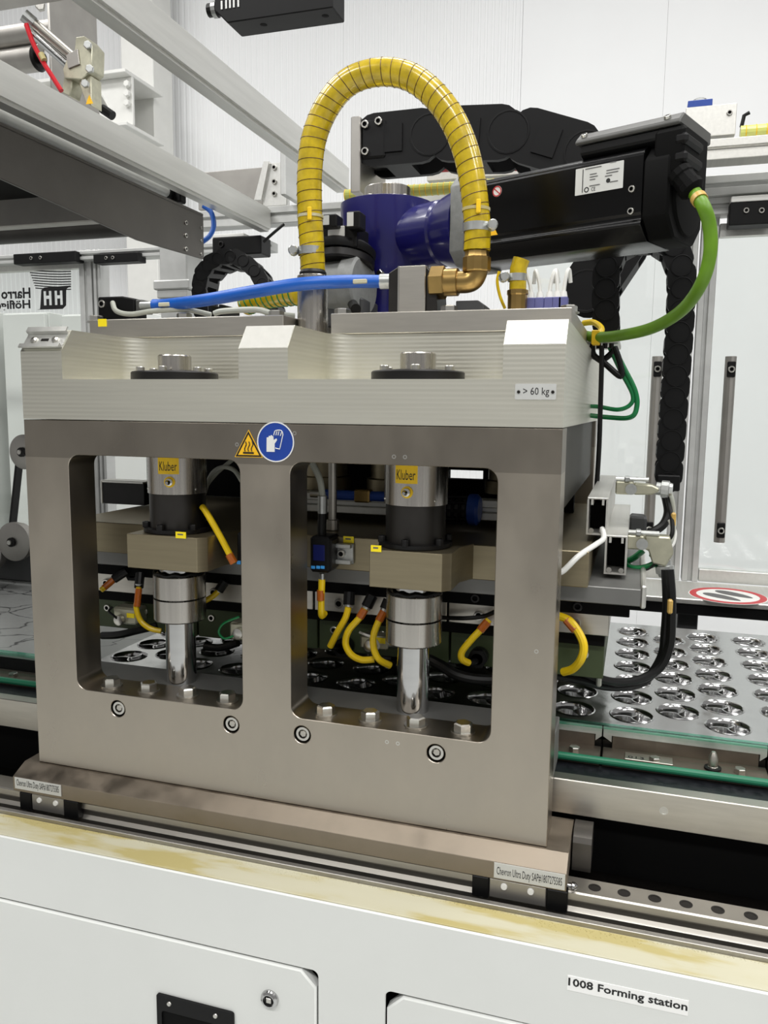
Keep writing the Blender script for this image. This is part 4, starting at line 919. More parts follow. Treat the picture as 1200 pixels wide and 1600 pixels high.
plate('warning_triangle', [[(0.204, -0.030), (0.220, -0.030), (0.212, -0.016)]], 0.0004, frame(M0 @ Vector((0, hh + 0.001, 0)), AX, UP), 'sign_yellow', gm)
for (x, z) in ((0.425, 0.002), (0.425, -0.026)):
    MB().socket_screw(M0 @ Vector((x, hh, z)), SD, 0.0045, 0.004, 12).build('body_screw', 'bolt_steel', gm)
MB().socket_screw(M0 @ Vector((0.160, 0.054, 0.062)), AX, 0.007, 0.006, 14).build('flange_bolt', 'bolt_steel', gm)
MB().hexhead(M0 @ Vector((-0.002, 0.066, -0.066)), SD, 0.007, 0.006).build('oil_plug', 'bolt_steel', gm)
# black encoder / valve unit left of the gearbox
vu = thing('valve_unit', 'black valve unit with a white face and two small plugs beside the gearbox', 'valve', (0.26, 0.36, TZ1))
def pb(name, x0, y0, x1, y1, Y, d, m, parent, bevel=0.002):
    a, b = at(x0, y0, Y), at(x1, y1, Y)
    return MB().box(min(a.x, b.x), max(a.x, b.x), Y, Y + d, min(a.z, b.z), max(a.z, b.z)).build(name, m, parent, bevel)
vb = pb('valve_body', 500, 354, 557, 386, 0.32, 0.06, 'black_plastic', vu)
pb('white_face', 512, 354, 538, 383, 0.318, 0.003, 'white_plastic', vb, 0.001)
for (x0, y0, x1, y1) in ((503, 335, 526, 354), (541, 330, 562, 356)):
    pg = pb('small_plug', x0, y0, x1, y1, 0.30, 0.03, 'black_plastic', vu)
    pb('plug_label', x0 + 1, y0 + 2, x0 + 11, y1 - 3, 0.299, 0.0012, 'silver_label', pg, 0.0003)
q = at(535, 400, 0.36)
MB().lathe((q.x, q.y, at(535, 404, 0.36).z), (0, 0.25, 1), [(0.052, 0), (0.054, 0.006), (0.054, 0.012), (0.047, 0.018)], 28).build('upper_disc', 'black_plastic', vu)
MB().lathe((q.x, q.y, at(535, 420, 0.36).z), (0, 0.25, 1), [(0.050, 0), (0.052, 0.003), (0.052, 0.014), (0.048, 0.016)], 28).build('lower_disc', 'black_oxide', vu)
q2 = at(540, 450, 0.36)
MB().lathe((q2.x - 0.05, q2.y, q2.z), (1, -0.15, 0), [(0.040, 0), (0.044, 0.004), (0.044, 0.06), (0.048, 0.062), (0.048, 0.085), (0.044, 0.088)], 28).build('round_housing', 'cast_grey', vu)
MB().box(q2.x - 0.05, q2.x + 0.04, 0.33, 0.41, TZ1, q2.z - 0.02).build('valve_foot', 'dark_grey', vu, 0.003)
a, b = at(556, 483, 0.28), at(572, 468, 0.27)
MB().cyl(a, a + Vector((-0.03, 0.06, 0.02)), 0.008, 14).build('hose_stub', 'black_oxide', vu)

# ================================================================== MANIFOLD, YELLOW HOSE, BLUE HOSE
mn = thing('manifold_block', 'upright aluminium manifold block with sloped sides on the top plate', 'manifold', (0.45, 0.2, TZ1))
MY = 0.195
def zx(px, py, Y): q = at(px, py, Y); return q.x, q.z
xa, zb_ = zx(622, 484, MY); xb, zt2 = zx(665, 414, MY)
MB().box(xa, xb, MY, MY + 0.07, TZ1, zt2).build('block_body', 'steel', mn, 0.001)
xl = at(606, 420, MY).x; xr = at(683, 420, MY).x
MB().prism([(xa, MY + 0.004, TZ1), (xa, MY + 0.004, zt2 + 0.001), (xl, MY + 0.004, zt2 - 0.008), (xl, MY + 0.004, TZ1)], (0, 0.06, 0)).build('side_flange', 'dark_steel', mn, 0.001)
MB().prism([(xb, MY + 0.004, TZ1), (xb, MY + 0.004, zt2 - 0.002), (xr - 0.003, MY + 0.004, zt2 - 0.014), (xr, MY + 0.004, TZ1 + 0.01), (xr, MY + 0.004, TZ1)], (0, 0.06, 0)).build('side_flange', 'dark_steel', mn, 0.001)
MB().lathe((xb - 0.012, MY + 0.03, zt2), (0, 0, 1), [(0.009, 0), (0.009, 0.003), (0.004, 0.005)], 16).build('top_plug', 'bolt_steel', mn)
MB().box(xa - 0.0008, xa + 0.0008, MY - 0.0006, MY + 0.01, TZ1, zt2).build('joint_line', 'bolt_steel', mn)
# items on the top plates: hex bolts and dark lugs
for (px, py, Y, lb) in ((535, 487, 0.19, 'hex bolt between the steel pipe and the manifold'), (702, 484, 0.19, 'hex bolt right of the manifold block'), (288, 496, 0.19, 'hex bolt below the blue hose on the first top plate'), (150, 499, 0.19, 'hex bolt under the black valve block'), (889, 481, 0.22, 'tall hex bolt at the corner of the second top plate'), (432, 496, 0.19, 'hex bolt left of the steel pipe')):
    q = at(px, py, Y)
    t = thing('hex_bolt', lb, 'bolt', (q.x, Y, TZ1), 'hex bolts on the top plates')
    MB().lathe((q.x, Y, TZ1), (0, 0, 1), [(0.014, 0), (0.014, 0.002), (0.010, 0.0022)], 18).build('washer', 'bolt_steel', t)
    MB().hexhead((q.x, Y, TZ1 + 0.002), (0, 0, 1), 0.0115, 0.009).build('bolt_head', 'bolt_steel', t)
q0, q1 = at(712, 484, 0.21), at(756, 472, 0.21)
lug = MB().prism([(q0.x, 0.21, TZ1), (q1.x, 0.21, TZ1), (q1.x, 0.21, TZ1 + 0.014), (q1.x - 0.008, 0.21, TZ1 + 0.020), (q0.x, 0.21, TZ1 + 0.020)], (0, 0.05, 0)).build('clamp_lug', 'dark_grey', None, 0.001)
tag(lug, 'dark grey clamp lug beside the manifold block', 'clamp')

HY = 0.21
yh = thing('suction_hose', 'arched translucent yellow spiral hose joining steel pipe and brass elbow', 'hose', at(489, 515, 0.2))
pb_ = at(489, 515, 0.205); ptp = at(489, 432, 0.205)
MB().lathe((pb_.x, pb_.y, 1.50), (0, 0, 1), [(0.0225, 0), (0.0225, ptp.z - 1.50), (0.0215, ptp.z - 1.499), (0.0185, ptp.z - 1.499)], 32).build('steel_pipe', 'brushed_steel', yh)
MB().lathe((pb_.x, pb_.y, ptp.z - 0.001), (0, 0, 1), [(0.0195, 0), (0.0195, 0.006), (0.0165, 0.010)], 24).build('rubber_ring', 'black_rubber', yh)
hose_px = [(489, 424), (487, 380), (484, 330), (484, 270), (491, 215), (512, 165), (545, 128), (590, 113), (635, 118), (672, 142), (703, 180), (724, 225), (736, 270), (743, 320), (746, 360), (745, 392)]
path = spline([at(px, py, HY) for px, py in hose_px], 8)
hr = 0.0180
path, LEN = resample(path, 120)
MB().tube(path, hr, 24, caps=False).build('hose_wall', 'amber_hose', yh)
# wire helix round the hose
N = 120 * 6; turns = LEN / 0.0145; wp_ = []
ptsf, _ = resample(path, N)
for i in range(N):
    tg = (ptsf[min(i + 1, N - 1)] - ptsf[max(i - 1, 0)]).normalized(); e1 = Vector((0, 1, 0)); e2 = tg.cross(e1).normalized()
    a_ = 2 * PI * turns * i / N; wp_.append(ptsf[i] + (e1 * math.cos(a_) + e2 * math.sin(a_)) * (hr + 0.0002))
MB().tube(wp_, 0.00055, 5).build('spiral_wire', 'hose_wire', yh)
def clamp(parent, px, py, Y, r, ex, m='zinc', h=0.011, axis=(0, 0, 1)):
    q = at(px, py, Y); ax_ = Vector(axis).normalized()
    c = MB().lathe(q - ax_ * h / 2, ax_, [(r, 0), (r + 0.0012, 0), (r + 0.0012, h), (r, h)], 28, caps=False).build('hose_clamp', m, parent)
    d = Vector(ex).normalized()
    MB().lathe(q + d * (r + 0.006) - Vector((0, 0.004, 0)), (0.3, -1, 0), [(0.007, -0.006), (0.007, 0.006), (0.0055, 0.008), (0.002, 0.008)], 12).build('clamp_screw', 'zinc', c)
clamp(yh, 486, 393, HY, hr, (-1, -0.4, 0)); clamp(yh, 745, 356, HY, hr, (1, -0.3, 0))
for (px, py, s) in ((485, 339, 1), (744, 328, 1)):
    q = at(px, py, HY); tie = MB().lathe(q - Vector((0, 0, 0.002)), (0, 0, 1), [(hr, 0), (hr + 0.001, 0), (hr + 0.001, 0.004), (hr, 0.004)], 24, caps=False).build('cable_tie', 'cream_plastic', yh)
    MB().box(q.x + 0.004, q.x + 0.010, HY - hr - 0.004, HY - hr, q.z - 0.009, q.z + 0.009).build('tie_head', 'label_yellow', tie, 0.001)
be = at(745, 402, HY); bl = at(712, 441, HY); bm_ = at(684, 441, HY)
el = MB().lathe((be.x, HY, be.z), (0, 0, 1), [(0.0185, -0.020), (0.0195, -0.018), (0.0195, -0.001), (0.0175, 0.0), (0.0165, 0.004), (0.0165, 0.007)], 12).build('brass_nut', 'brass', yh)
cz = bl.z
elb = spline([(be.x, HY, be.z - 0.018), (be.x, HY, cz + 0.012), (be.x - 0.004, HY, cz + 0.004), (be.x - 0.012, HY, cz), (bl.x, HY, cz)], 6)
MB().tube(elb, 0.0150, 20).build('brass_elbow', 'brass', yh)
MB().lathe((bl.x + 0.004, HY, cz), (-1, 0, 0), [(0.0175, 0), (0.0188, 0.001), (0.0188, 0.020), (0.0175, 0.021)], 20).build('brass_collar', 'brass', yh)
MB().lathe((at(697, 441, HY).x, HY, cz), (-1, 0, 0), [(0.020, 0), (0.0225, 0.002), (0.0225, 0.020), (0.020, 0.022)], 6, phase=0.25).build('brass_hex', 'brass', yh)
# blue hose and its valve block
bh = thing('air_hose', 'bright blue air hose from black valve block to the manifold', 'hose', at(250, 475, 0.2))
bp = pix_path([(240, 477, 0.20), (262, 476, 0.198), (320, 469, 0.17), (400, 455, 0.155), (470, 444, 0.155), (540, 440, 0.18), (594, 440, 0.21)])
MB().tube(bp, 0.0092, 16).build('hose', 'blue_hose', bh)
q = bp[-1]; MB().cyl(q, q + Vector((0.024, 0.003, 0)), 0.0105, 18).build('end_fitting', 'zinc', bh)
q = bp[0]; MB().cyl(q + Vector((0.004, 0, 0)), q - Vector((0.022, 0, 0)), 0.0062, 14).build('end_fitting', 'zinc', bh)
for (px, py, Y) in ((258, 476, 0.188), (563, 440, 0.178)):
    q = at(px, py, Y); MB().box(q.x - 0.010, q.x + 0.010, q.y - 0.004, q.y + 0.001, q.z - 0.003, q.z + 0.003).build('tie_tag', 'cream_plastic', bh, 0.001)
vb2 = thing('valve_block', 'small black valve block feeding the blue hose', 'valve', at(185, 485, 0.2))
a, b = at(152, 464, 0.205), at(210, 489, 0.205)
MB().prism([(a.x, 0.205, TZ1 + 0.005), (a.x, 0.205, a.z), (a.x + 0.045, 0.205, a.z), (b.x, 0.205, a.z - 0.004), (b.x, 0.205, TZ1 + 0.005)], (0, 0.035, 0)).build('valve_body', 'black_plastic', vb2, 0.002)
MB().box(a.x, b.x + 0.02, 0.21, 0.26, TZ1 - 0.001, TZ1 + 0.005).build('valve_base', 'dark_grey', vb2, 0.001)
a, b = at(210, 468, 0.205), at(222, 488, 0.205); MB().box(a.x, b.x, 0.206, 0.238, b.z, a.z).build('grey_coil', 'motor_grey', vb2, 0.002)
MB().socket_screw(at(160, 475, 0.205), (0, -1, 0), 0.006, 0.003, 14).build('screw', 'bolt_steel', vb2)
cable('cable', pix_path([(176, 473, 0.203), (182, 486, 0.19), (205, 491, 0.19), (240, 486, 0.19), (290, 484, 0.19), (330, 492, 0.2)]), 0.004, 'grey_cable', 'pale grey cable looping out of the black valve block')
cable('cable', pix_path([(335, 490, 0.22), (350, 486, 0.22), (400, 484, 0.22), (425, 490, 0.22), (460, 494, 0.24)]), 0.0045, 'grey_cable', 'grey cable on the first top plate near the steel pipe')
cc = thing('clamp_profile', 'small black clamp profile standing on the first top plate', 'clamp', at(335, 495, 0.25))
a, b = at(325, 476, 0.25), at(347, 494, 0.25)
MB().prism([(a.x, 0.25, TZ1), (a.x, 0.25, a.z), (a.x + 0.006, 0.25, a.z), (a.x + 0.006, 0.25, TZ1 + 0.012), (b.x - 0.006, 0.25, TZ1 + 0.012), (b.x - 0.006, 0.25, a.z), (b.x, 0.25, a.z), (b.x, 0.25, TZ1)], (0, 0.06, 0)).build('profile_body', 'black_plastic', cc, 0.001)
lh = thing('suction_hose', 'short lime yellow spiral hose stub lying behind the blue hose', 'hose', at(425, 468, 0.3))
p = pix_path([(385, 476, 0.34), (400, 468, 0.33), (430, 462, 0.32), (466, 458, 0.31)])
MB().tube(p, 0.0185, 18).build('hose_wall', 'amber_hose', lh)
N2 = 160; pf_, L2 = resample(p, N2); wp2 = []
for i in range(N2):
    tg = (pf_[min(i + 1, N2 - 1)] - pf_[max(i - 1, 0)]).normalized(); e1 = Vector((0, 1, 0)); e1 = (e1 - tg * e1.dot(tg)).normalized(); e2 = tg.cross(e1)
    a_ = 2 * PI * (L2 / 0.011) * i / N2; wp2.append(pf_[i] + (e1 * math.cos(a_) + e2 * math.sin(a_)) * 0.0188)
MB().tube(wp2, 0.0012, 5).build('spiral_wire', 'green_hose', lh)
pl2 = thing('suction_hose', 'pale lime spiral hose lying on the rail behind the gearbox', 'hose', at(690, 297, 0.99))
p = [at(px, 297, 0.97) for px in (540, 600, 660, 720, 780)]; p = [Vector((q.x, 0.97, at(660, 297, 0.97).z)) for q in p]
MB().tube(p, 0.0135, 14).build('hose_wall', 'lime_hose', pl2)
for k in range(26): 
    x = p[0].x + (p[-1].x - p[0].x) * k / 26; MB().lathe((x, 0.97, p[0].z), (1, 0, 0), [(0.0137, 0), (0.0145, 0.001), (0.0137, 0.002)], 14, caps=False).build('spiral_ring', 'label_yellow', pl2)
pl3 = thing('suction_hose', 'pale lime spiral hose end on the top rail at the picture edge', 'hose', at(1180, 196, 1.05))
z3 = zat(210, 1.0) + 0.016
x3 = at(1157, 196, 1.03).x
MB().tube([(x3, 1.03, z3), (x3 + 0.5, 1.03, z3)], 0.0145, 14).build('hose_wall', 'lime_hose', pl3)
for k in range(14): MB().lathe((x3 + 0.01 + 0.02 * k, 1.03, z3), (1, 0, 0), [(0.0147, 0), (0.0155, 0.001), (0.0147, 0.002)], 14, caps=False).build('spiral_ring', 'label_yellow', pl3)
MB().tube([(x3 + 0.002, 1.03, z3 + 0.012), (x3 + 0.006, 1.03, z3 + 0.035), (x3 + 0.016, 1.03, z3 + 0.04)], 0.004, 8).build('tie_end', 'black_rubber', pl3)
# brass nipple and small plugs on the second top plate
bn = thing('brass_nipple', 'upright brass hose nipple with clamp, left of the white wire plugs', 'fitting', at(808, 482, 0.24))
q = at(808, 480, 0.24); zz = lambda py: at(808, py, 0.24).z
MB().lathe((q.x, 0.24, TZ1), (0, 0, 1), [(0.0135, 0), (0.0135, zz(462) - TZ1), (0.0148, zz(460) - TZ1), (0.0148, zz(454) - TZ1), (0.0125, zz(453) - TZ1)], 12).build('nipple_body', 'brass', bn)
MB().tube([(q.x, 0.24, zz(454)), (q.x, 0.24, zz(420)), (q.x + 0.004, 0.24, zz(405))], 0.0118, 16).build('hose_end', 'amber_hose', bn)
clamp(bn, 808, 434, 0.24, 0.0118, (-1, -0.4, 0), 'zinc', 0.010)
cable('cable', pix_path([(780, 424, 0.27), (777, 440, 0.27), (781, 462, 0.27), (789, 482, 0.27)]), 0.0022, 'yellow_cable', 'thin yellow cable hanging under the motor')
for k, (px, lean, tone) in enumerate(((829, -6, 'first'), (843, -4, 'second'), (858, 4, 'third'), (870, -2, 'fourth'), (880, 3, 'fifth'))):
    t = thing('wire_plug', '%s violet plug with white wire tail, counted from the brass nipple' % tone, 'plug', at(px, 481, 0.25), 'violet wire plugs on the top plate')
    q = at(px, 481, 0.26); a = Vector((q.x, 0.26, TZ1))
    MB().box(a.x - 0.0065, a.x + 0.0065, 0.252, 0.268, TZ1, TZ1 + 0.027).build('plug_body', 'plug_purple', t, 0.001)
    MB().lathe((a.x, 0.26, TZ1 + 0.027), (0, 0, 1), [(0.0055, 0), (0.004, 0.008)], 10).build('plug_tip', 'white_plastic', t)
    top = a + Vector((lean * 0.0012, 0, 0.060))
    MB().tube(spline([a + Vector((0, 0, 0.034)), a + Vector((lean * 0.0003, 0, 0.046)), top, top + Vector((lean * 0.0008, 0.004, 0.004)), top + Vector((lean * 0.0014, 0.01, -0.012))], 6), 0.0028, 7).build('wire_tail', 'white_plastic', t)

# ================================================================== CABLE CHAINS
def chain(label, pts, normal, h, pitch, w, big=False, group='black cable chains'):
    t = thing('cable_chain', label, 'cable chain', pts[0], group)
    P_, L = resample(pts, max(3, int(sum((Vector(b) - Vector(a)).length for a, b in zip(pts, pts[1:])) / pitch) + 1))
    n = Vector(normal).normalized()
    def link_mesh():
        mb = MB(); l = pitch * 1.30
        out = rrect(-l / 2, l / 2, -h / 2, h / 2, min(h * 0.36, l * 0.3), 4)
        th = w * 0.14
        for s in (-1, 1):
            mb.prism([(x, y, s * w / 2 - s * th) for x, y in out], (0, 0, s * th))
            mb.lathe((pitch * 0.5, 0, s * w / 2), (0, 0, s), [(h * 0.40, 0), (h * 0.40, 0.0012), (h * 0.37, 0.0014), (h * 0.36, 0.0003)], 20)
            if big: mb.box(-pitch * 0.25, pitch * 0.08, -h * 0.26, h * 0.26, s * w / 2, s * (w / 2 + th * 0.22))
        for y in (-h / 2 + h * 0.05, h / 2 - h * 0.05):
            mb.box(-pitch * 0.2, pitch * 0.2, y - h * 0.05, y + h * 0.05, -w / 2 + th, w / 2 - th)
        return mb
    proto = None
    for i in range(len(P_) - 1):
        a, b = P_[i], P_[i + 1]; m = frame((a + b) / 2, (b - a), n.cross(b - a))
        if proto is None:
            proto = link_mesh().build('chain_link', 'black_plastic', t, 0.0); proto.matrix_basis = m
            proto.matrix_parent_inverse = world_of(t).inverted()
        else: copy_part(proto, t, m)
    return t
def arc_pts(lst, Y, step=10): return spline([at(px, py, Y) for px, py in lst], step)
BY = 0.80
hch = at(650, 180, BY).z - at(650, 262, BY).z
big = chain('big black cable chain running flat above the gearbox and curling down behind the motor', arc_pts([(575, 232), (650, 224), (740, 219), (830, 220), (905, 240), (965, 290), (985, 360), (962, 425), (915, 465)], BY), (0, -1, 0), hch, hch * 1.30, 0.10, True)
pe = thing('chain_end_plate', 'upright grey end plate holding the big cable chain', 'plate', at(555, 250, BY))
a, b = at(548, 182, BY - 0.06), at(562, 300, BY - 0.06)
MB().box(a.x, b.x, BY - 0.06, BY + 0.12, b.z, a.z).build('plate_body', 'sheet_steel', pe, 0.002)
a, b = at(563, 186, BY - 0.06), at(600, 244, BY - 0.06)
MB().box(a.x, b.x, BY - 0.055, BY + 0.055, b.z, a.z).build('chain_anchor', 'black_plastic', pe, 0.004)
for (px, py) in ((571, 195), (571, 237), (592, 190)):
    MB().socket_screw(at(px, py, BY - 0.055), (0, -1, 0), 0.008, 0.006, 14).build('anchor_screw', 'bolt_steel', pe)
o = MB().tube(pix_path([(590, 262, 0.86), (680, 262, 0.86), (760, 258, 0.86), (850, 262, 0.86)]), 0.010, 10).build('red_cable', 'red_hose'); tag(o, 'red cable lying inside the big cable chain', 'cable')
VY = 0.55
hv = at(1065, 560, VY).x - at(1022, 560, VY).x
chain('slim black cable chain arching down past the guard post', arc_pts([(948, 520), (947, 470), (949, 420), (960, 390), (985, 374), (1015, 370), (1045, 382), (1062, 412), (1064, 460), (1059, 540), (1053, 620), (1047, 700), (1043, 752)], VY), (0, -1, 0), hv, 0.034, 0.07)
o = pb('chain_bracket', 1027, 742, 1062, 768, VY - 0.045, 0.09, 'black_plastic', None); tag(o, 'black end bracket under the hanging cable chain', 'bracket')
cb = thing('cable_clamp_plate', 'small bright clamp plate under the end of the slim chain', 'plate', at(940, 530, 0.5))
a, b = at(914, 516, 0.5), at(968, 538, 0.5)
MB().box(a.x, b.x, 0.46, 0.62, b.z, b.z + 0.008).build('plate_body', 'bright_aluminium', cb, 0.001)
for px in (925, 935, 945, 955):
    q = at(px, 540, 0.47); MB().cyl((q.x, 0.48, b.z), (q.x, 0.48, b.z - 0.008), 0.004, 8).build('clamp_stud', 'black_oxide', cb)
SY = 0.62
chain('small black cable chain in a tight arch behind the blue hose', arc_pts([(324, 499), (322, 478), (320, 450), (328, 425), (350, 409), (378, 408), (402, 425), (418, 450), (428, 478), (431, 497)], SY), (0.25, -1, 0), 0.030, 0.028, 0.09)
# ================================================================== GREEN CABLE AND RIGHT-HAND CABLING
gcab = thing('green_cable', 'thick green motor cable sweeping from motor plug to the crown', 'cable', at(1090, 290, 0.2))
_gl = M0 @ Vector((0.480, 0.050, 0.016)) + Vector((0.75, -0.30, -1)).normalized() * 0.032
gp_ = spline([_gl] + [at(*p_) for p_ in [(1099, 322, 0.205), (1109, 355, 0.21), (1109, 400, 0.215), (1095, 445, 0.23), (1065, 485, 0.28), (1020, 512, 0.34), (970, 524, 0.40), (930, 527, 0.45), (905, 522, 0.50), (880, 512, 0.55)]], 8)
MB().tube(gp_, 0.0085, 16).build('cable_sheath', 'green_cable', gcab)
q = gp_[5]; MB().lathe(q, (gp_[6] - gp_[4]), [(0.0088, -0.004), (0.0100, -0.004), (0.0100, 0.004), (0.0088, 0.004)], 16, caps=False).build('cable_tie', 'gold_tag', gcab)
q = at(931, 527, 0.45); MB().box(q.x - 0.006, q.x + 0.006, 0.435, 0.465, q.z - 0.012, q.z + 0.010).build('cable_clip', 'label_yellow', gcab, 0.001)
cable('cable', pix_path([(912, 505, 0.52), (928, 504, 0.50), (940, 514, 0.48), (934, 524, 0.47)]), 0.005, 'yellow_cable', 'short yellow cable loop at the crown corner')
for (pts, r, m, lb) in (
    ([(958, 542, 0.5), (975, 575, 0.5), (992, 610, 0.5), (995, 635, 0.5), (985, 652, 0.5), (950, 652, 0.52), (890, 645, 0.54)], 0.0042, 'green_hose', 'outer dark green air tube looping beside the crown'),
    ([(952, 542, 0.5), (970, 580, 0.5), (988, 615, 0.5), (985, 632, 0.5), (965, 640, 0.5), (930, 635, 0.52), (890, 636, 0.54)], 0.0036, 'green_hose', 'inner dark green air tube looping beside the crown'),
    ([(925, 540, 0.48), (928, 555, 0.48), (945, 568, 0.48), (970, 588, 0.48), (968, 565, 0.48), (960, 542, 0.48)], 0.005, 'black_rubber', 'black cable zigzag under the clamp plate'),
    ([(918, 545, 0.5), (922, 552, 0.5), (940, 562, 0.5), (955, 552, 0.5), (958, 542, 0.5)], 0.005, 'black_rubber', 'short black cable bow under the clamp plate'),
    ([(940, 540, 0.47), (940, 570, 0.47), (938, 640, 0.47), (936, 700, 0.47), (932, 765, 0.47)], 0.004, 'black_rubber', 'thin black cable hanging straight down beside the crown'),
    ([(866, 886, 0.10), (877, 894, 0.10), (905, 868, 0.11), (932, 850, 0.15), (943, 841, 0.18), (941, 826, 0.205)], 0.0036, 'white_plastic', 'white wire bent out of the first cable duct')):
    cable('cable', pix_path(pts), r, m, lb)
def duct(label, x0, y0, x1, y1, Y, L):
    t = thing('cable_duct', label, 'cable duct', at(x0, y1, Y), 'aluminium cable ducts')
    a, b = at(x0, y0, Y), at(x1, y1, Y); th = 0.0025
    X0, X1, Z0, Z1 = a.x, b.x, b.z, a.z
    MB().box(X0, X1, Y, Y + L, Z1 - th, Z1).build('duct_lid', 'bright_aluminium', t, 0.0005)
    pr = [(X0, Z1 - th), (X0, Z0), (X1, Z0), (X1, Z1 - th), (X1 - th, Z1 - th), (X1 - th, Z0 + th), (X0 + th, Z0 + th), (X0 + th, Z1 - th)]
    MB().prism([(x, Y, z) for x, z in pr], (0, L, 0)).build('duct_channel', 'bright_aluminium', t)
    for sx in (X0 + 0.005, X1 - 0.008):
        MB().box(sx, sx + 0.003, Y, Y + L, Z1 - 0.010, Z1 - th).build('lip', 'bright_aluminium', t)
        MB().lathe((sx + 0.0015, Y, Z0 + 0.006), (0, -1, 0), [(0.0035, 0), (0.0035, 0.001), (0.0015, 0.001)], 10).build('screw_port', 'bolt_steel', t)
    MB().box(X0 + th, X1 - th, Y + L - 0.004, Y + L, Z0 + th, Z1 - th).build('end_stop', 'matt_black', t)
    MB().box(X0 + th, X1 - th, Y + 0.05, Y + 0.06, Z0 + th, Z1 - 0.012).build('cable_fill', 'matt_black', t)
    return t
duct('upper aluminium cable duct with open end, farther from the tray', 918, 777, 948, 837, 0.20, 0.40)
duct('lower aluminium cable duct with open end, resting over the tool plate', 946, 836, 978, 899, 0.19, 0.38)
q0, q1 = at(160, 750, 0.30), at(226, 790, 0.30)
o = thing('cable_duct', 'black sided cable duct seen through the first press window', 'cable duct', q0, 'aluminium cable ducts')
MB().box(q0.x, q1.x, 0.30, 0.33, q1.z, q0.z - 0.004).build('duct_channel', 'black_oxide', o, 0.001)
MB().box(q0.x, q1.x, 0.297, 0.333, q0.z - 0.004, q0.z).build('duct_lid', 'bright_aluminium', o, 0.001)
MB().box(q0.x - 0.004, q0.x, 0.298, 0.333, q1.z, q0.z).build('duct_edge', 'bright_aluminium', o, 0.001)
# heavy connectors
def connector(label, px0, py0, px1, py1, Y, drop):
    t = thing('heavy_connector', label, 'connector', at(px0, py1, Y), 'die-cast cable connectors')
    a, b = at(px0, py0, Y), at(px1, py1, Y); X0, X1, Z0, Z1 = a.x, b.x, b.z, a.z; H = Z1 - Z0; Lx = X1 - X0
    MB().box(X0, X0 + Lx * 0.42, Y, Y + 0.03, Z0, Z1).build('connector_base', 'die_cast', t, 0.002)
    if not drop:
        MB().prism([(X0 + Lx * 0.42, Y + 0.001, Z0), (X0 + Lx * 0.42, Y + 0.001, Z1 - 0.002), (X1 - 0.010, Y + 0.001, Z1 - 0.004), (X1, Y + 0.001, Z0 + H * 0.55), (X1, Y + 0.001, Z0 + H * 0.35), (X1 - 0.010, Y + 0.001, Z0 + 0.001)], (0, 0.028, 0)).build('hood', 'die_cast', t, 0.002)
        g0 = Vector((X1 - 0.004, Y + 0.014, Z0 + H * 0.5)); d = Vector((1, -0.1, -0.05))
    else:
        MB().prism([(X0 + Lx * 0.42, Y + 0.001, Z0), (X0 + Lx * 0.42, Y + 0.001, Z1), (X1, Y + 0.001, Z1), (X1 + 0.006, Y + 0.001, Z0 - 0.002), (X1 - 0.004, Y + 0.001, Z0 - 0.022), (X1 - 0.022, Y + 0.001, Z0 - 0.018), (X1 - 0.028, Y + 0.001, Z0)], (0, 0.028, 0)).build('hood', 'die_cast', t, 0.002)
        g0 = Vector((X1 - 0.006, Y + 0.014, Z0 - 0.016)); d = Vector((0.15, -0.05, -1))
    gl_ = MB().lathe(g0, d, [(0.0095, 0), (0.0095, 0.006), (0.0125, 0.007), (0.0125, 0.017), (0.010, 0.018), (0.009, 0.022)], 12).build('cable_gland', 'zinc', t)
    lv = MB().box(X0 + Lx * 0.30, X0 + Lx * 0.42, Y - 0.004, Y, Z0 + H * 0.1, Z0 + H * 0.75).build('latch_plate', 'die_cast', t, 0.0015)
    MB().lathe((X0 + Lx * 0.36, Y - 0.004, Z0 + H * 0.45), (0, -1, 0), [(0.008, 0), (0.008, 0.002), (0.005, 0.002), (0.005, 0.001)], 16).build('latch_pivot', 'zinc', lv)
    MB().tube([(X0, Y + 0.004, Z1 + 0.004), (X0 + Lx * 0.75, Y + 0.002, Z1 + 0.004)], 0.0032, 8).build('wire_lever', 'zinc', t)
    MB().box(X0 + Lx * 0.2, X0 + Lx * 0.32, Y - 0.002, Y + 0.02, Z1, Z1 + 0.007).build('lever_clip', 'zinc', t, 0.001)
    return g0 + d.normalized() * 0.02
ga = connector('upper die-cast cable connector pointing straight out of the upper duct', 962, 752, 1030, 775, 0.30, False)
gb = connector('lower die-cast cable connector with a downward hood', 980, 836, 1046, 862, 0.26, True)
a, b = at(984, 806, 0.33), at(1010, 832, 0.33)
o = MB().prism([(a.x, 0.33, b.z), (a.x, 0.33, a.z), (b.x - 0.002, 0.33, a.z - 0.001), (b.x, 0.33, a.z - 0.006), (b.x, 0.33, b.z)], (0, 0.04, 0)).build('connector_cap', 'dark_grey', None, 0.003); tag(o, 'dark grey connector cap between the two die-cast connectors', 'connector')
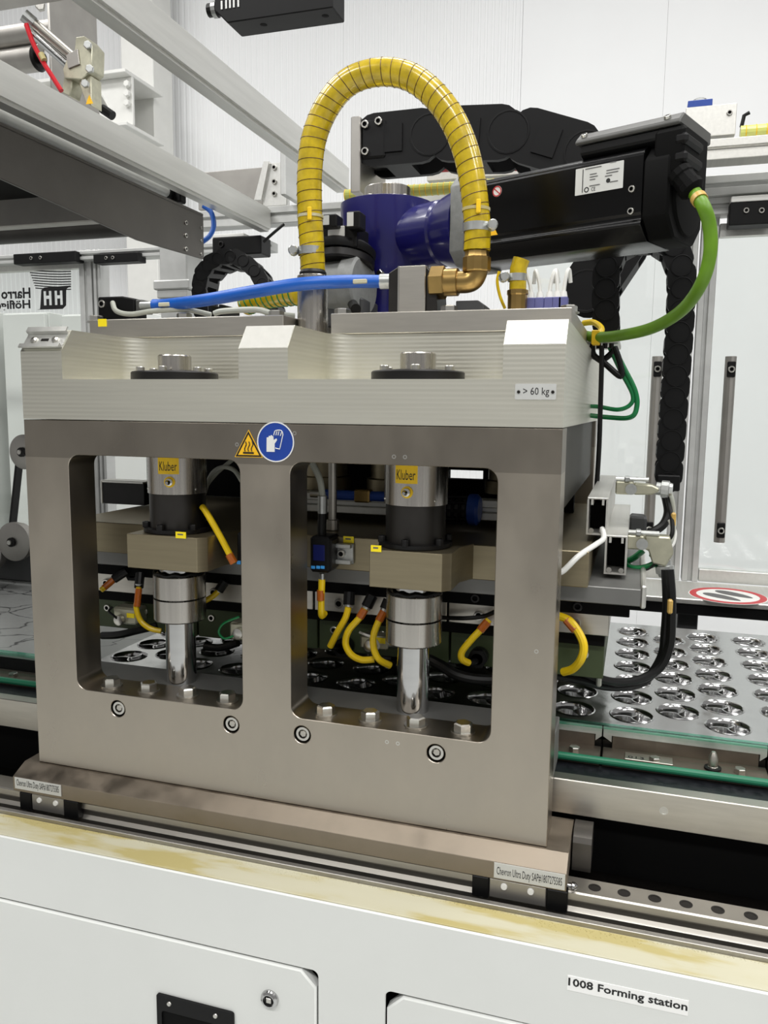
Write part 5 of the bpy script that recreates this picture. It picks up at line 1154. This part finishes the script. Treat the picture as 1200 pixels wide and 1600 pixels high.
for (pts, r, m, lb) in (
    ([(1043, 766, 0.31), (1050, 780, 0.31), (1053, 805, 0.31), (1053, 825, 0.30), (1046, 850, 0.29), (1030, 862, 0.30)], 0.0032, 'grey_cable', 'grey wire drooping from the upper connector, nearest the post'),
    ([(1041, 768, 0.31), (1044, 785, 0.31), (1050, 810, 0.30), (1050, 835, 0.29), (1040, 845, 0.29)], 0.0030, 'black_rubber', 'thin black wire drooping from the upper connector'),
    ([(1040, 775, 0.36), (1044, 800, 0.36), (1036, 820, 0.35), (1018, 832, 0.34), (1004, 838, 0.34)], 0.0065, 'black_rubber', 'thick black cable bending behind the two connectors'),
    ([(1046, 812, 0.305), (1054, 830, 0.30), (1052, 848, 0.295), (1044, 858, 0.29)], 0.0030, 'white_plastic', 'white wire bundle tied beside the lower connector'),
    ([(978, 882, 0.30), (990, 888, 0.28), (1010, 886, 0.28), (1028, 876, 0.28), (1018, 866, 0.29)], 0.0046, 'green_hose', 'green air tube coiled under the lower connector, outer turn'),
    ([(976, 878, 0.31), (990, 872, 0.30), (1005, 860, 0.30)], 0.0046, 'green_hose', 'green air tube coiled under the lower connector, inner turn'),
    ([(1000, 893, 0.27), (1015, 888, 0.27), (1028, 876, 0.27)], 0.0016, 'black_rubber', 'thin black tie tails under the lower connector'),
    ([(1046, 890, 0.255), (1049, 930, 0.25), (1049, 975, 0.25), (1046, 1010, 0.25), (1032, 1042, 0.245), (1000, 1062, 0.235), (960, 1066, 0.225), (920, 1054, 0.215), (885, 1035, 0.205)], 0.0062, 'black_rubber', 'outer thick black cable sweeping down over the trays'),
    ([(1040, 890, 0.262), (1042, 940, 0.26), (1039, 990, 0.26), (1034, 1025, 0.26), (1012, 1060, 0.25), (985, 1072, 0.24), (945, 1072, 0.23), (905, 1062, 0.22), (868, 1055, 0.21)], 0.0062, 'black_rubber', 'inner thick black cable sweeping down over the trays')):
    cable('cable', pix_path(pts), r, m, lb)
for (px, py, Y, m, lb) in ((1052, 812, 0.30, 'gold_tag', 'amber cable tie on the drooping wires'), (1047, 948, 0.24, 'gold_tag', 'amber cable tag on the hanging black cables'), (936, 1062, 0.21, 'grey_cable', 'grey cable tie round the black cables over the tray')):
    q = at(px, py, Y); o = MB().box(q.x - 0.0035, q.x + 0.0035, q.y - 0.003, q.y + 0.008, q.z - 0.010, q.z + 0.010).build('cable_tie', m, None, 0.002); tag(o, lb, 'cable tie', 'cable ties')
# steel block with blue cap on the top rail
bk = thing('rail_block', 'steel block with a blue cap on the top rail', 'block', at(1110, 205, 1.02))
zt3 = zat(210, 1.0, 1110); a, b = at(1072, 168, 1.01), at(1149, 208, 1.01)
MB().box(a.x, b.x, 1.01, 1.05, zt3, a.z).build('block_body', 'bright_aluminium', bk, 0.001)
c0, c1 = at(1075, 160, 1.01), at(1113, 168, 1.01)
MB().box(c0.x, c1.x, 1.012, 1.048, a.z, c0.z + 0.004).build('blue_cap', 'blue_plastic', bk, 0.001)
MB().lathe(((c0.x + c1.x) / 2, 1.03, c0.z + 0.004), (0, 0, 1), [(0.014, 0), (0.014, 0.005), (0.011, 0.007)], 14).build('cap_screw', 'zinc', bk)
for (px, py) in ((1140, 176), (1094, 202)): MB().socket_screw(at(px, py, 1.01), (0, -1, 0), 0.006, 0.003, 12).build('screw', 'bolt_steel', bk)

# ================================================================== CONVEYOR WITH MOULD TRAYS
TRZ, TY0, TY1, TP, TX = 0.985, 0.186, 0.748, 0.205, 0.773
RC = 0.0285
rows1 = [0.236 + 0.0755 * k for k in range(7)]; rows2 = [0.272 + 0.0755 * k for k in range(6)]
colx = (0.0365, 0.0995, 0.1620)
def tray_sheet():
    mb = MB(); bm = mb.bm; xb_ = [0.0, 0.0680, 0.1308, 0.205]; z0 = 0.0; n = 24
    for ci in range(3):
        rows = rows2 if ci == 1 else rows1; xa, xb2 = xb_[ci], xb_[ci + 1]; hp = 0.0755 / 2
        def rect(ya, yb): mb.quad([(xa, ya, z0), (xb2, ya, z0), (xb2, yb, z0), (xa, yb, z0)])
        rect(TY0, rows[0] - hp); rect(rows[-1] + hp, TY1)
        for yc in rows:
            cx = colx[ci]; ring = []; sq = []
            for k in range(n):
                t = 2 * PI * k / n; dx, dy = math.cos(t), math.sin(t)
                ring.append(bm.verts.new((cx + RC * dx, yc + RC * dy, z0)))
                s = min((xb2 - cx if dx > 0 else cx - xa) / max(abs(dx), 1e-6), hp / max(abs(dy), 1e-6))
                sq.append(bm.verts.new((cx + s * dx, yc + s * dy, z0)))
            for k in range(n):
                j = (k + 1) % n
                a_, b_ = sq[k].co, sq[j].co
                vs4 = [ring[k], ring[j], sq[j]]
                if abs(a_.x - b_.x) > 1e-6 and abs(a_.y - b_.y) > 1e-6:   # corner of the cell between the two rays
                    cxn = xb2 if (a_.x + b_.x) / 2 > cx else xa; cyn = yc + hp if (a_.y + b_.y) / 2 > yc else yc - hp
                    vs4.append(bm.verts.new((cxn, cyn, z0)))
                vs4.append(sq[k]); bm.faces.new(vs4)
    return mb
def cavity_mesh():
    mb = MB()
    mb.lathe((0, 0, 0), (0, 0, 1), [(RC + 0.002, 0.0002), (RC + 0.0005, 0.0012), (RC - 0.001, 0.0004), (RC - 0.003, -0.006), (RC - 0.0045, -0.016), (RC - 0.008, -0.0205), (0, -0.0212)], 24, caps=False)
    for k in range(3):                                 # three curved dividing walls
        t0 = 0.55 + k * 2 * PI / 3; pts = []
        for i in range(7):
            f = i / 6; r = f * (RC - 0.0025); t = t0 + 0.75 * f
            pts.append(Vector((r * math.cos(t), r * math.sin(t), 0)))
        for pa, pb2 in zip(pts, pts[1:]):
            d = (pb2 - pa).normalized(); nn = Vector((-d.y, d.x, 0))
            b0, b1 = nn * 0.0036, nn * 0.0010
            zl, zh = -0.0210, -0.0022
            A_ = [pa - b0 + Vector((0, 0, zl)), pa - b1 + Vector((0, 0, zh)), pa + b1 + Vector((0, 0, zh)), pa + b0 + Vector((0, 0, zl))]
            B_ = [pb2 - b0 + Vector((0, 0, zl)), pb2 - b1 + Vector((0, 0, zh)), pb2 + b1 + Vector((0, 0, zh)), pb2 + b0 + Vector((0, 0, zl))]
            for i in range(3): mb.quad([A_[i], B_[i], B_[i + 1], A_[i + 1]])
    bmesh.ops.remove_doubles(mb.bm, verts=mb.bm.verts[:], dist=1e-5)
    return mb
sheet_p = cav_p = body_p = hold_p = lip_p = None
names = {1: 'foil tray seen lit through the first window, left of its column', 2: 'foil tray in the dark right of the first column', 3: 'foil tray in the dark left of the second column', 4: 'foil tray running from the second column to beside the outer frame leg',
         5: 'bright foil tray with moulded cavities just outside the press', 6: 'bright foil tray at the picture edge', 7: 'bright foil tray farthest along the belt'}
for i in range(1, 8):
    x0 = TX - 5 * TP + i * TP
    nm = names.get(i, 'foil tray under the first window, mostly hidden by the frame leg')
    t = thing('mould_tray', 'grey ' + nm, 'tray', (x0 + 0.1, 0.4, TRZ), 'foil trays with moulded cavities')
    M_ = Matrix.Translation((x0, 0, TRZ))
    def put(pr, name, mk, m, bevel=0.0):
        if pr is None:
            pr = mk().build(name, m, t, bevel); pr.matrix_parent_inverse = world_of(t).inverted(); pr.matrix_basis = M_; return pr
        copy_part(pr, t, M_); return pr
    sheet_p = put(sheet_p, 'foil_sheet', tray_sheet, 'foil')
    body_p = put(body_p, 'tray_body', lambda: MB().box(0.001, 0.204, 0.190, 0.746, -0.045, -0.0215), 'dark_steel')
    lip_p = put(lip_p, 'front_edge', lambda: MB().prism([(0.001, 0.182, -0.014), (0.001, 0.182, -0.001), (0.204, 0.182, -0.001), (0.204, 0.182, -0.014), (0.196, 0.182, -0.021), (0.196, 0.182, -0.012), (0.012, 0.182, -0.012), (0.012, 0.182, -0.021)][:8], (0, 0.006, 0)), 'aluminium')
    hold_p = put(hold_p, 'holder_plate', lambda: MB().box(0.013, 0.195, 0.1835, 0.189, -0.030, -0.0122), 'brown_steel', 0.0004)
    for ci in range(3):
        for yc in (rows2 if ci == 1 else rows1):
            m = Matrix.Translation((x0 + colx[ci], yc, TRZ)) @ Matrix.Rotation(0.0, 4, 'Z')
            if cav_p is None:
                cav_p = cavity_mesh().build('cavity', 'foil_smooth', t, sharp=60); cav_p.matrix_parent_inverse = world_of(t).inverted(); cav_p.matrix_basis = m
            else: copy_part(cav_p, t, m)
# carrier strip of each tray with bolts and a locating pin
for i in range(-1, 7):
    x0 = TX - 5 * TP + i * TP
    if not (i in (-1, 0) or i >= 4): continue
    lab_ = {4: 'beside the outer frame leg', 5: 'stamped 013, in front of the bright tray', 6: 'at the picture edge', -1: 'left of the press', 0: 'behind the first frame leg'}[i]
    t = thing('tray_carrier', 'brown steel carrier strip with hex bolts, ' + lab_, 'strip', (x0 + 0.1, 0.16, 0.95), 'tray carrier strips')
    MB().box(x0 + 0.0015, x0 + TP - 0.0015, 0.142, 0.184, 0.944, 0.9555).build('strip', 'brown_steel', t, 0.0006)
    for f in (0.33, 0.83):
        bx = x0 + TP * f; w_ = MB().hexhead((bx, 0.158, 0.9555), (0, 0, 1), 0.0075, 0.006).build('hex_bolt', 'bolt_steel', t)
    if i == 5:
        MB().box(x0 + 0.030, x0 + 0.090, 0.150, 0.172, 0.9555, 0.9575).build('number_plate', 'steel', t, 0.0005)
        text('lettering', '013', 0.020, 0.007, frame((x0 + 0.034, 0.153, 0.9576), (1, 0, 0), (0, 1, 0)), 'print_black', t, 0.0002)
        px_ = x0 + 0.138
        pn = MB().lathe((px_, 0.158, 0.9555), (0, 0, 1), [(0.0095, 0), (0.0095, 0.002), (0.0055, 0.004), (0.0062, 0.014), (0.0045, 0.019), (0.0025, 0.023)], 16).build('locating_pin', 'steel', t)
        MB().lathe((px_, 0.158, 0.9556), (0, 0, 1), [(0.0105, 0), (0.0105, 0.0025), (0.007, 0.0035)], 16).build('pin_base', 'black_rubber', t)
o = MB().box(-1.3, 1.75, 0.176, 0.1885, 0.9835, 0.9875).build('acrylic_strip', 'green_acrylic', None, 0.0004); tag(o, 'clear green-edged acrylic strip along the front of the trays', 'strip')
o = MB().tube([(-1.3, 0.137, 0.9555), (1.75, 0.137, 0.9555)], 0.0050, 12).build('round_belt', 'green_belt'); tag(o, 'round green drive belt in front of the trays', 'belt')
o = MB().box(-1.3, 1.75, 0.088, 0.142, 0.930, 0.9465).build('belt_guide', 'rail_black', None, 0.001); tag(o, 'black plastic belt guide under the green belt', 'guide')
sbm = thing('side_beam', 'grey anodised conveyor side beam with one small hole', 'beam', (0.4, 0.09, 0.9))
MB().box(-1.3, 1.75, 0.080, 0.100, 0.904, 0.9495).build('beam_body', 'steel', sbm, 0.001)
q = at(1037, 1267, 0.08); MB().lathe(q, (0, -1, 0), [(0.0052, 0.0), (0.0052, 0.0006), (0.0040, 0.0006), (0.0038, 0.0001)], 16).build('tapped_hole', 'bright_aluminium', sbm)
o = MB().box(-1.3, 1.75, 0.20, 0.72, 0.60, 0.862).build('conveyor_bed', 'matt_black', None, 0.002); tag(o, 'black conveyor bed under the trays', 'conveyor')
o = MB().box(-2.4, TX - 4 * TP - 0.001, 0.186, 0.748, 0.976, 0.984).build('film_sheet', 'cracked_film', None, 0.0004); tag(o, 'thin cracked film sheet on the infeed table', 'film')
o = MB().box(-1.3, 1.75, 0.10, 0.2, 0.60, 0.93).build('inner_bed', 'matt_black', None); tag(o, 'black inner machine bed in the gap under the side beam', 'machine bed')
# belt pulleys at the infeed
for (px, py, r, lb) in ((24, 846, 0.046, 'large grey belt pulley at the infeed table'), (40, 706, 0.040, 'grey belt pulley half hidden by the frame leg, higher up'), (-22, 862, 0.050, 'dark belt pulley cut by the picture edge')):
    Y = 0.62; q = at(px, py, Y); t = thing('belt_pulley', lb, 'pulley', q, 'belt pulleys at the infeed')
    MB().lathe(q, (0, -1, 0), [(r * 0.92, -0.02), (r * 0.92, -0.008), (r, -0.006), (r, 0.006), (r * 0.9, 0.008), (r * 0.3, 0.010)], 32).build('pulley_disc', 'dark_grey' if r > 0.05 else 'sheet_steel', t)
    MB().lathe(q, (0, -1, 0), [(0.011, 0.008), (0.011, 0.016), (0.006, 0.018)], 14).build('hub', 'black_oxide', t)
    MB().hexhead(q + Vector((0, -0.017, 0)), (0, -1, 0), 0.006, 0.005).build('hub_bolt', 'bolt_steel', t)
pa_, pb2_ = at(26, 700, 0.63), at(13, 825, 0.63)
o = MB().prism([pa_, pa_ + Vector((0.006, 0, 0)), pb2_ + Vector((0.006, 0, 0)), pb2_], (0, 0.02, 0)).build('flat_belt', 'black_rubber'); tag(o, 'black flat belt between the two infeed pulleys', 'belt')
o = MB().box(-1.6, -0.02, 0.66, 0.70, 0.985, 1.06).build('infeed_bar', 'dark_grey', None, 0.002); tag(o, 'dark bar across the infeed table behind the pulleys', 'bar')

# ================================================================== LINEAR GUIDE UNDER THE PRESS
lr = thing('guide_rail', 'silver linear guide rail with countersunk holes under the press', 'rail', (0.4, 0, 0.83))
rp = [(-0.020, 0.826), (-0.020, 0.838), (-0.015, 0.842), (-0.015, 0.848), (-0.020, 0.853), (-0.019, 0.860), (-0.017, 0.8615), (0.013, 0.8615), (0.015, 0.860), (0.016, 0.853), (0.011, 0.848), (0.011, 0.842), (0.016, 0.838), (0.016, 0.826)]
MB().prism([(-1.3, y, z) for y, z in rp], (3.05, 0, 0)).build('rail_body', 'steel', lr)
for px, py in ((929, 1388), (975, 1396), (1023, 1405), (1072, 1414), (1122, 1424), (1174, 1434)):
    q = atz(px, py, 0.8616); MB().lathe((q.x, -0.002, 0.8616), (0, 0, 1), [(0.0072, 0), (0.0072, 0.0004), (0.0050, 0.0004), (0.0045, -0.001)], 16).build('hole_plug', 'dark_steel', lr)
for i, (x0, x1, lb) in enumerate(((-0.012, 0.086, 'black guide carriage under the start of the foot bar'), (0.638, 0.748, 'black guide carriage under the end of the foot bar beside the open rail'))):
    t = thing('guide_carriage', lb, 'carriage', (x0, -0.02, 0.84), 'guide carriages')
    MB().box(x0 + 0.020, x1 - 0.024, -0.027, -0.016, 0.8415, 0.8655).build('carriage_body', 'sheet_steel', t, 0.001)
    MB().box(x0, x0 + 0.0195, -0.0285, -0.016, 0.8395, 0.8655).build('end_seal', 'black_plastic', t, 0.001)
    MB().box(x1 - 0.0235, x1, -0.0285, -0.016, 0.8395, 0.8655).build('end_seal', 'black_plastic', t, 0.001)
    for f in (0.34, 0.62): MB().lathe((x0 + (x1 - x0) * f, -0.027, 0.858), (0, -1, 0), [(0.004, 0), (0.0035, 0.002)], 12).build('plug', 'white_plastic', t)
o = MB().box(-1.3, 1.75, -0.040, 0.095, 0.60, 0.826).build('guide_bed', 'oil_black', None); tag(o, 'oily black trough the guide rail lies in', 'trough')

# ================================================================== WHITE MACHINE CABINET IN FRONT
CF = -0.096
cabt = thing('machine_cabinet', 'white lower machine cabinet with doors and a printed station label', 'cabinet', (0.4, CF, 0))
def ce(px, py): q = at(px, py, CF); return q.x, q.z
xr_, zt4 = ce(497, 1522); zl_ = ce(0, 1400)[1]; zD = (ce(0, 1401)[1] + ce(470, 1514)[1]) / 2
x2, z2 = ce(602, 1546); z2b = ce(1190, 1660)[1]
CXL, CXR = -1.3, 1.75
hole1 = rrect(-0.45, xr_, 0.10, zD, 0.008); hole2 = rrect(x2, x2 + 0.75, 0.10, zD - 0.004, 0.008)
plate('front_frame', [[(CXL, 0.0), (CXR, 0.0), (CXR, 0.8396), (CXL, 0.8396)], hole1, hole2], 0.004, front((0, CF, 0)), 'white_paint', cabt, 0.0010)
MB().box(CXL, CXR, CF + 0.03, CF + 0.05, 0.0, 0.82).build('inner_wall', 'matt_black', cabt)
def dr_(name, x0, x1, ch):
    g = 0.0022
    pts = [(x0 + g, 0.102), (x1 - g, 0.102), (x1 - g, zD - g - (ch if x1 < 0.6 else 0)), (x1 - g - (ch if x1 < 0.6 else 0), zD - g)] + ([(x0 + g, zD - g)] if x1 < 0.6 else [(x0 + g + ch, zD - 0.004 - g), (x0 + g, zD - 0.004 - g - ch)])
    return plate(name, [pts], 0.016, front((0, CF - 0.0012, 0)), 'white_paint', cabt, 0.0022)
d1 = dr_('cabinet_door', -0.45, xr_, 0.019); d2 = dr_('cabinet_door', x2, x2 + 0.75, 0.019)
q = at(422, 1560, CF - 0.0012)
lk_ = MB().lathe(q, (0, -1, 0), [(0.0115, 0), (0.0115, 0.002), (0.0105, 0.004), (0.0080, 0.0055), (0.0072, 0.0055), (0.0070, 0.003)], 24).build('lock', 'chrome', d1)
MB().box(q.x - 0.0032, q.x + 0.0032, q.y - 0.0048, q.y - 0.001, q.z - 0.0032, q.z + 0.0032).build('lock_key_square', 'bolt_steel', d1, 0.0004)
MB().lathe(q, (0, -1, 0), [(0.0066, 0.001), (0.0066, 0.0034)], 20).build('lock_core', 'black_plastic', d1)
a, b = at(246, 1549, CF - 0.0012), at(367, 1612, CF - 0.0012); ta = at(367, 1580, CF)
hx0, hx1, hz = a.x, b.x, (a.z + ta.z) / 2
hd = plate('door_handle', [rrect(hx0, hx1, hz - 0.11, hz, 0.004), rrect(hx0 + 0.007, hx1 - 0.007, hz - 0.095, hz - 0.022, 0.004)], 0.003, front((0, CF - 0.0042, 0)), 'black_plastic', d1, 0.0004)
MB().box(hx0 + 0.006, hx1 - 0.006, CF - 0.0016, CF - 0.0013, hz - 0.096, hz - 0.021).build('handle_recess', 'matt_black', d1)
for f in (0.17, 0.77): MB().lathe((hx0 + (hx1 - hx0) * f, CF - 0.0042, hz - 0.010), (0, -1, 0), [(0.0032, 0), (0.0026, 0.0012), (0.001, 0.0012)], 12).build('handle_screw', 'bolt_steel', d1)
# station label
la, lb_, lc = at(887, 1523, CF), at(1076, 1566, CF), at(887, 1545, CF)
lz = (at(887, 1534, CF).z + at(1075, 1576, CF).z) / 2; hz_ = 0.0085
slb = plate('station_label', [[(la.x, lz - hz_), (lb_.x, lz - hz_), (lb_.x, lz + hz_), (la.x, lz + hz_)]], 0.0005, front((0, CF - 0.0006, 0)), 'paper_white', cabt, 0.0, 'white label reading 1008 Forming station')
text('lettering', '1008 Forming station', (lb_.x - la.x) * 0.985, 0.0118, front((la.x + 0.001, CF - 0.0007, lz - 0.0055)), 'print_black', slb, 0.0002, 0.022)
# cream ledge with metal lip
lg = thing('cream_ledge', 'cream ledge stained with yellow oil along the cabinet top', 'ledge', (0.4, -0.07, 0.83))
MB().box(CXL, CXR, CF + 0.0046, -0.047, 0.826, 0.8402).build('ledge_board', 'cream_plastic', lg, 0.0008)
MB().box(CXL, CXR, -0.047, -0.0395, 0.826, 0.8455).build('metal_lip', 'sheet_steel', lg, 0.0006)
random.seed(3)
mb = MB()
for k in range(900):
    x = random.uniform(-0.15, 1.0); y = -0.0485 - abs(random.gauss(0, 0.0015)) - (abs(random.gauss(0, 0.006)) if math.sin(x * 17 + 1) > 0.55 else 0)
    mb.lathe((x, y, 0.8399), (0, 0, 1), [(random.uniform(0.0005, 0.0011), 0), (0.0005, 0.0007)], 5)
mb.build('oil_beads', 'cream_plastic', lg, kind='stuff')

# ================================================================== ROLLERS AND AIR CYLINDER AT THE TOP LEFT
ry = 1.6
for k, (px, py, r, lb) in enumerate(((36, 55, 0.075, 'upper grey film roller at the top corner'), (45, 85, 0.075, 'lower grey film roller with dark bearing'))):
    q = at(px, py, 1.45); x1 = at((82, 42)[k], (50, 82)[k], 1.45).x
    t = thing('film_roller', lb, 'roller', (q.x, 1.5, q.z), 'film rollers at the top corner')
    zc = at(40, (42, 82)[k], 1.45).z
    MB().cyl((x1 - 0.9, 1.5, zc), (x1, 1.5, zc), (0.036, 0.040)[k], 28).build('roller_tube', 'sheet_steel', t)
    MB().lathe((x1, 1.5, zc), (1, 0, 0), [((0.036, 0.040)[k], 0), ((0.037, 0.042)[k], 0.004), ((0.03, 0.034)[k], 0.010), (0.018, 0.010), (0.018, 0.025)], 24).build('bearing_ring', 'black_oxide', t)
rb = thing('roller_bracket', 'dark steel bracket plate holding the film rollers', 'bracket', at(65, 60, 1.42))
a, b = at(48, 118, 1.40), at(82, 0, 1.40)
bx0 = at(82, 60, 1.40).x
MB().prism([(bx0, 1.38, a.z - 0.06), (bx0, 1.38, b.z), (bx0, 1.40, b.z + 0.05), (bx0, 1.62, b.z + 0.05), (bx0, 1.62, a.z - 0.06)], (0.008, 0, 0)).build('bracket_plate', 'sheet_steel', rb, 0.001)
for (px, py) in ((64, 11), (64, 78)): MB().hexhead(at(px, py, 1.39), (0.5, -1, 0), 0.016, 0.014).build('bracket_bolt', 'bolt_steel', rb)
o = MB().box(-1.7, -0.62, 1.15, 1.22, at(10, 10, 1.2).z, at(10, -20, 1.2).z).build('top_crossbar', 'sheet_steel', None, 0.003); tag(o, 'dark steel crossbar in the very top corner', 'bar')
ac = thing('air_cylinder', 'slim stainless air cylinder slanting down to a cast clevis', 'cylinder', at(110, 80, 1.25))
c0, c1 = at(47, 32, 1.20), at(112, 88, 1.28)
MB().tube([c0, c1], 0.016, 18).build('cylinder_tube', 'steel', ac)
MB().tube([c0 + Vector((0.0, 0, -0.034)), c1 + Vector((-0.005, 0, -0.034))], 0.011, 14).build('piston_rod', 'chrome', ac)
d_ = (c1 - c0).normalized(); MB().cyl(c0 - d_ * 0.02, c0 + d_ * 0.012, 0.019, 14).build('end_fitting', 'zinc', ac)
cable('air_hose', pix_path([(41, 38, 1.18), (52, 68, 1.18), (68, 98, 1.18), (82, 120, 1.18), (96, 142, 1.18)]), 0.007, 'red_hose', 'red air hose hanging beside the slanted air cylinder', 'hose')
o = MB().tube([at(64, 84, 1.175), at(69, 94, 1.175)], 0.0085, 12).build('hose_tag', 'cream_plastic'); tag(o, 'cream tag clipped on the red air hose', 'tag')
cv = thing('cast_clevis', 'cream cast clevis bracket with bolts below the air cylinder', 'bracket', at(122, 130, 1.25))
def polyat(lst, Y): return [at(px, py, Y) for px, py in lst]
MB().prism(polyat([(118, 58), (132, 56), (144, 70), (143, 108), (128, 124), (100, 122), (98, 108), (104, 92), (116, 80)], 1.24), (0, 0.06, 0)).build('upper_casting', 'die_cast', cv, 0.002)
MB().prism(polyat([(100, 118), (112, 118), (112, 136), (108, 150), (96, 144)], 1.25), (0, 0.05, 0)).build('lower_arm', 'die_cast', cv, 0.002)
MB().prism(polyat([(124, 120), (142, 118), (143, 166), (134, 160), (124, 132)], 1.25), (0, 0.05, 0)).build('lower_arm', 'die_cast', cv, 0.002)
for (px, py) in ((138, 72), (141, 109), (134, 132)): MB().hexhead(at(px, py, 1.235), (0.4, -1, 0), 0.012, 0.012).build('clevis_bolt', 'zinc', cv)
MB().prism(polyat([(103, 86), (121, 76), (124, 100), (106, 107)], 1.235), (0, 0.005, 0)).build('cylinder_mount', 'sheet_steel', cv, 0.001)
plate('warning_triangle', [[(0, 0), (0.026, 0), (0.013, 0.026)]], 0.0006, front(at(134, 163, 1.245)), 'sign_yellow', cv)
MB().prism(polyat([(146, 128), (160, 150), (178, 182), (162, 176), (146, 162)], 1.35), (0, 0.01, 0)).build('white_lever', 'white_steel', cv, 0.002)
MB().tube([at(160, 170, 1.34), at(176, 181, 1.34)], 0.014, 12).build('lever_grip', 'black_rubber', cv)
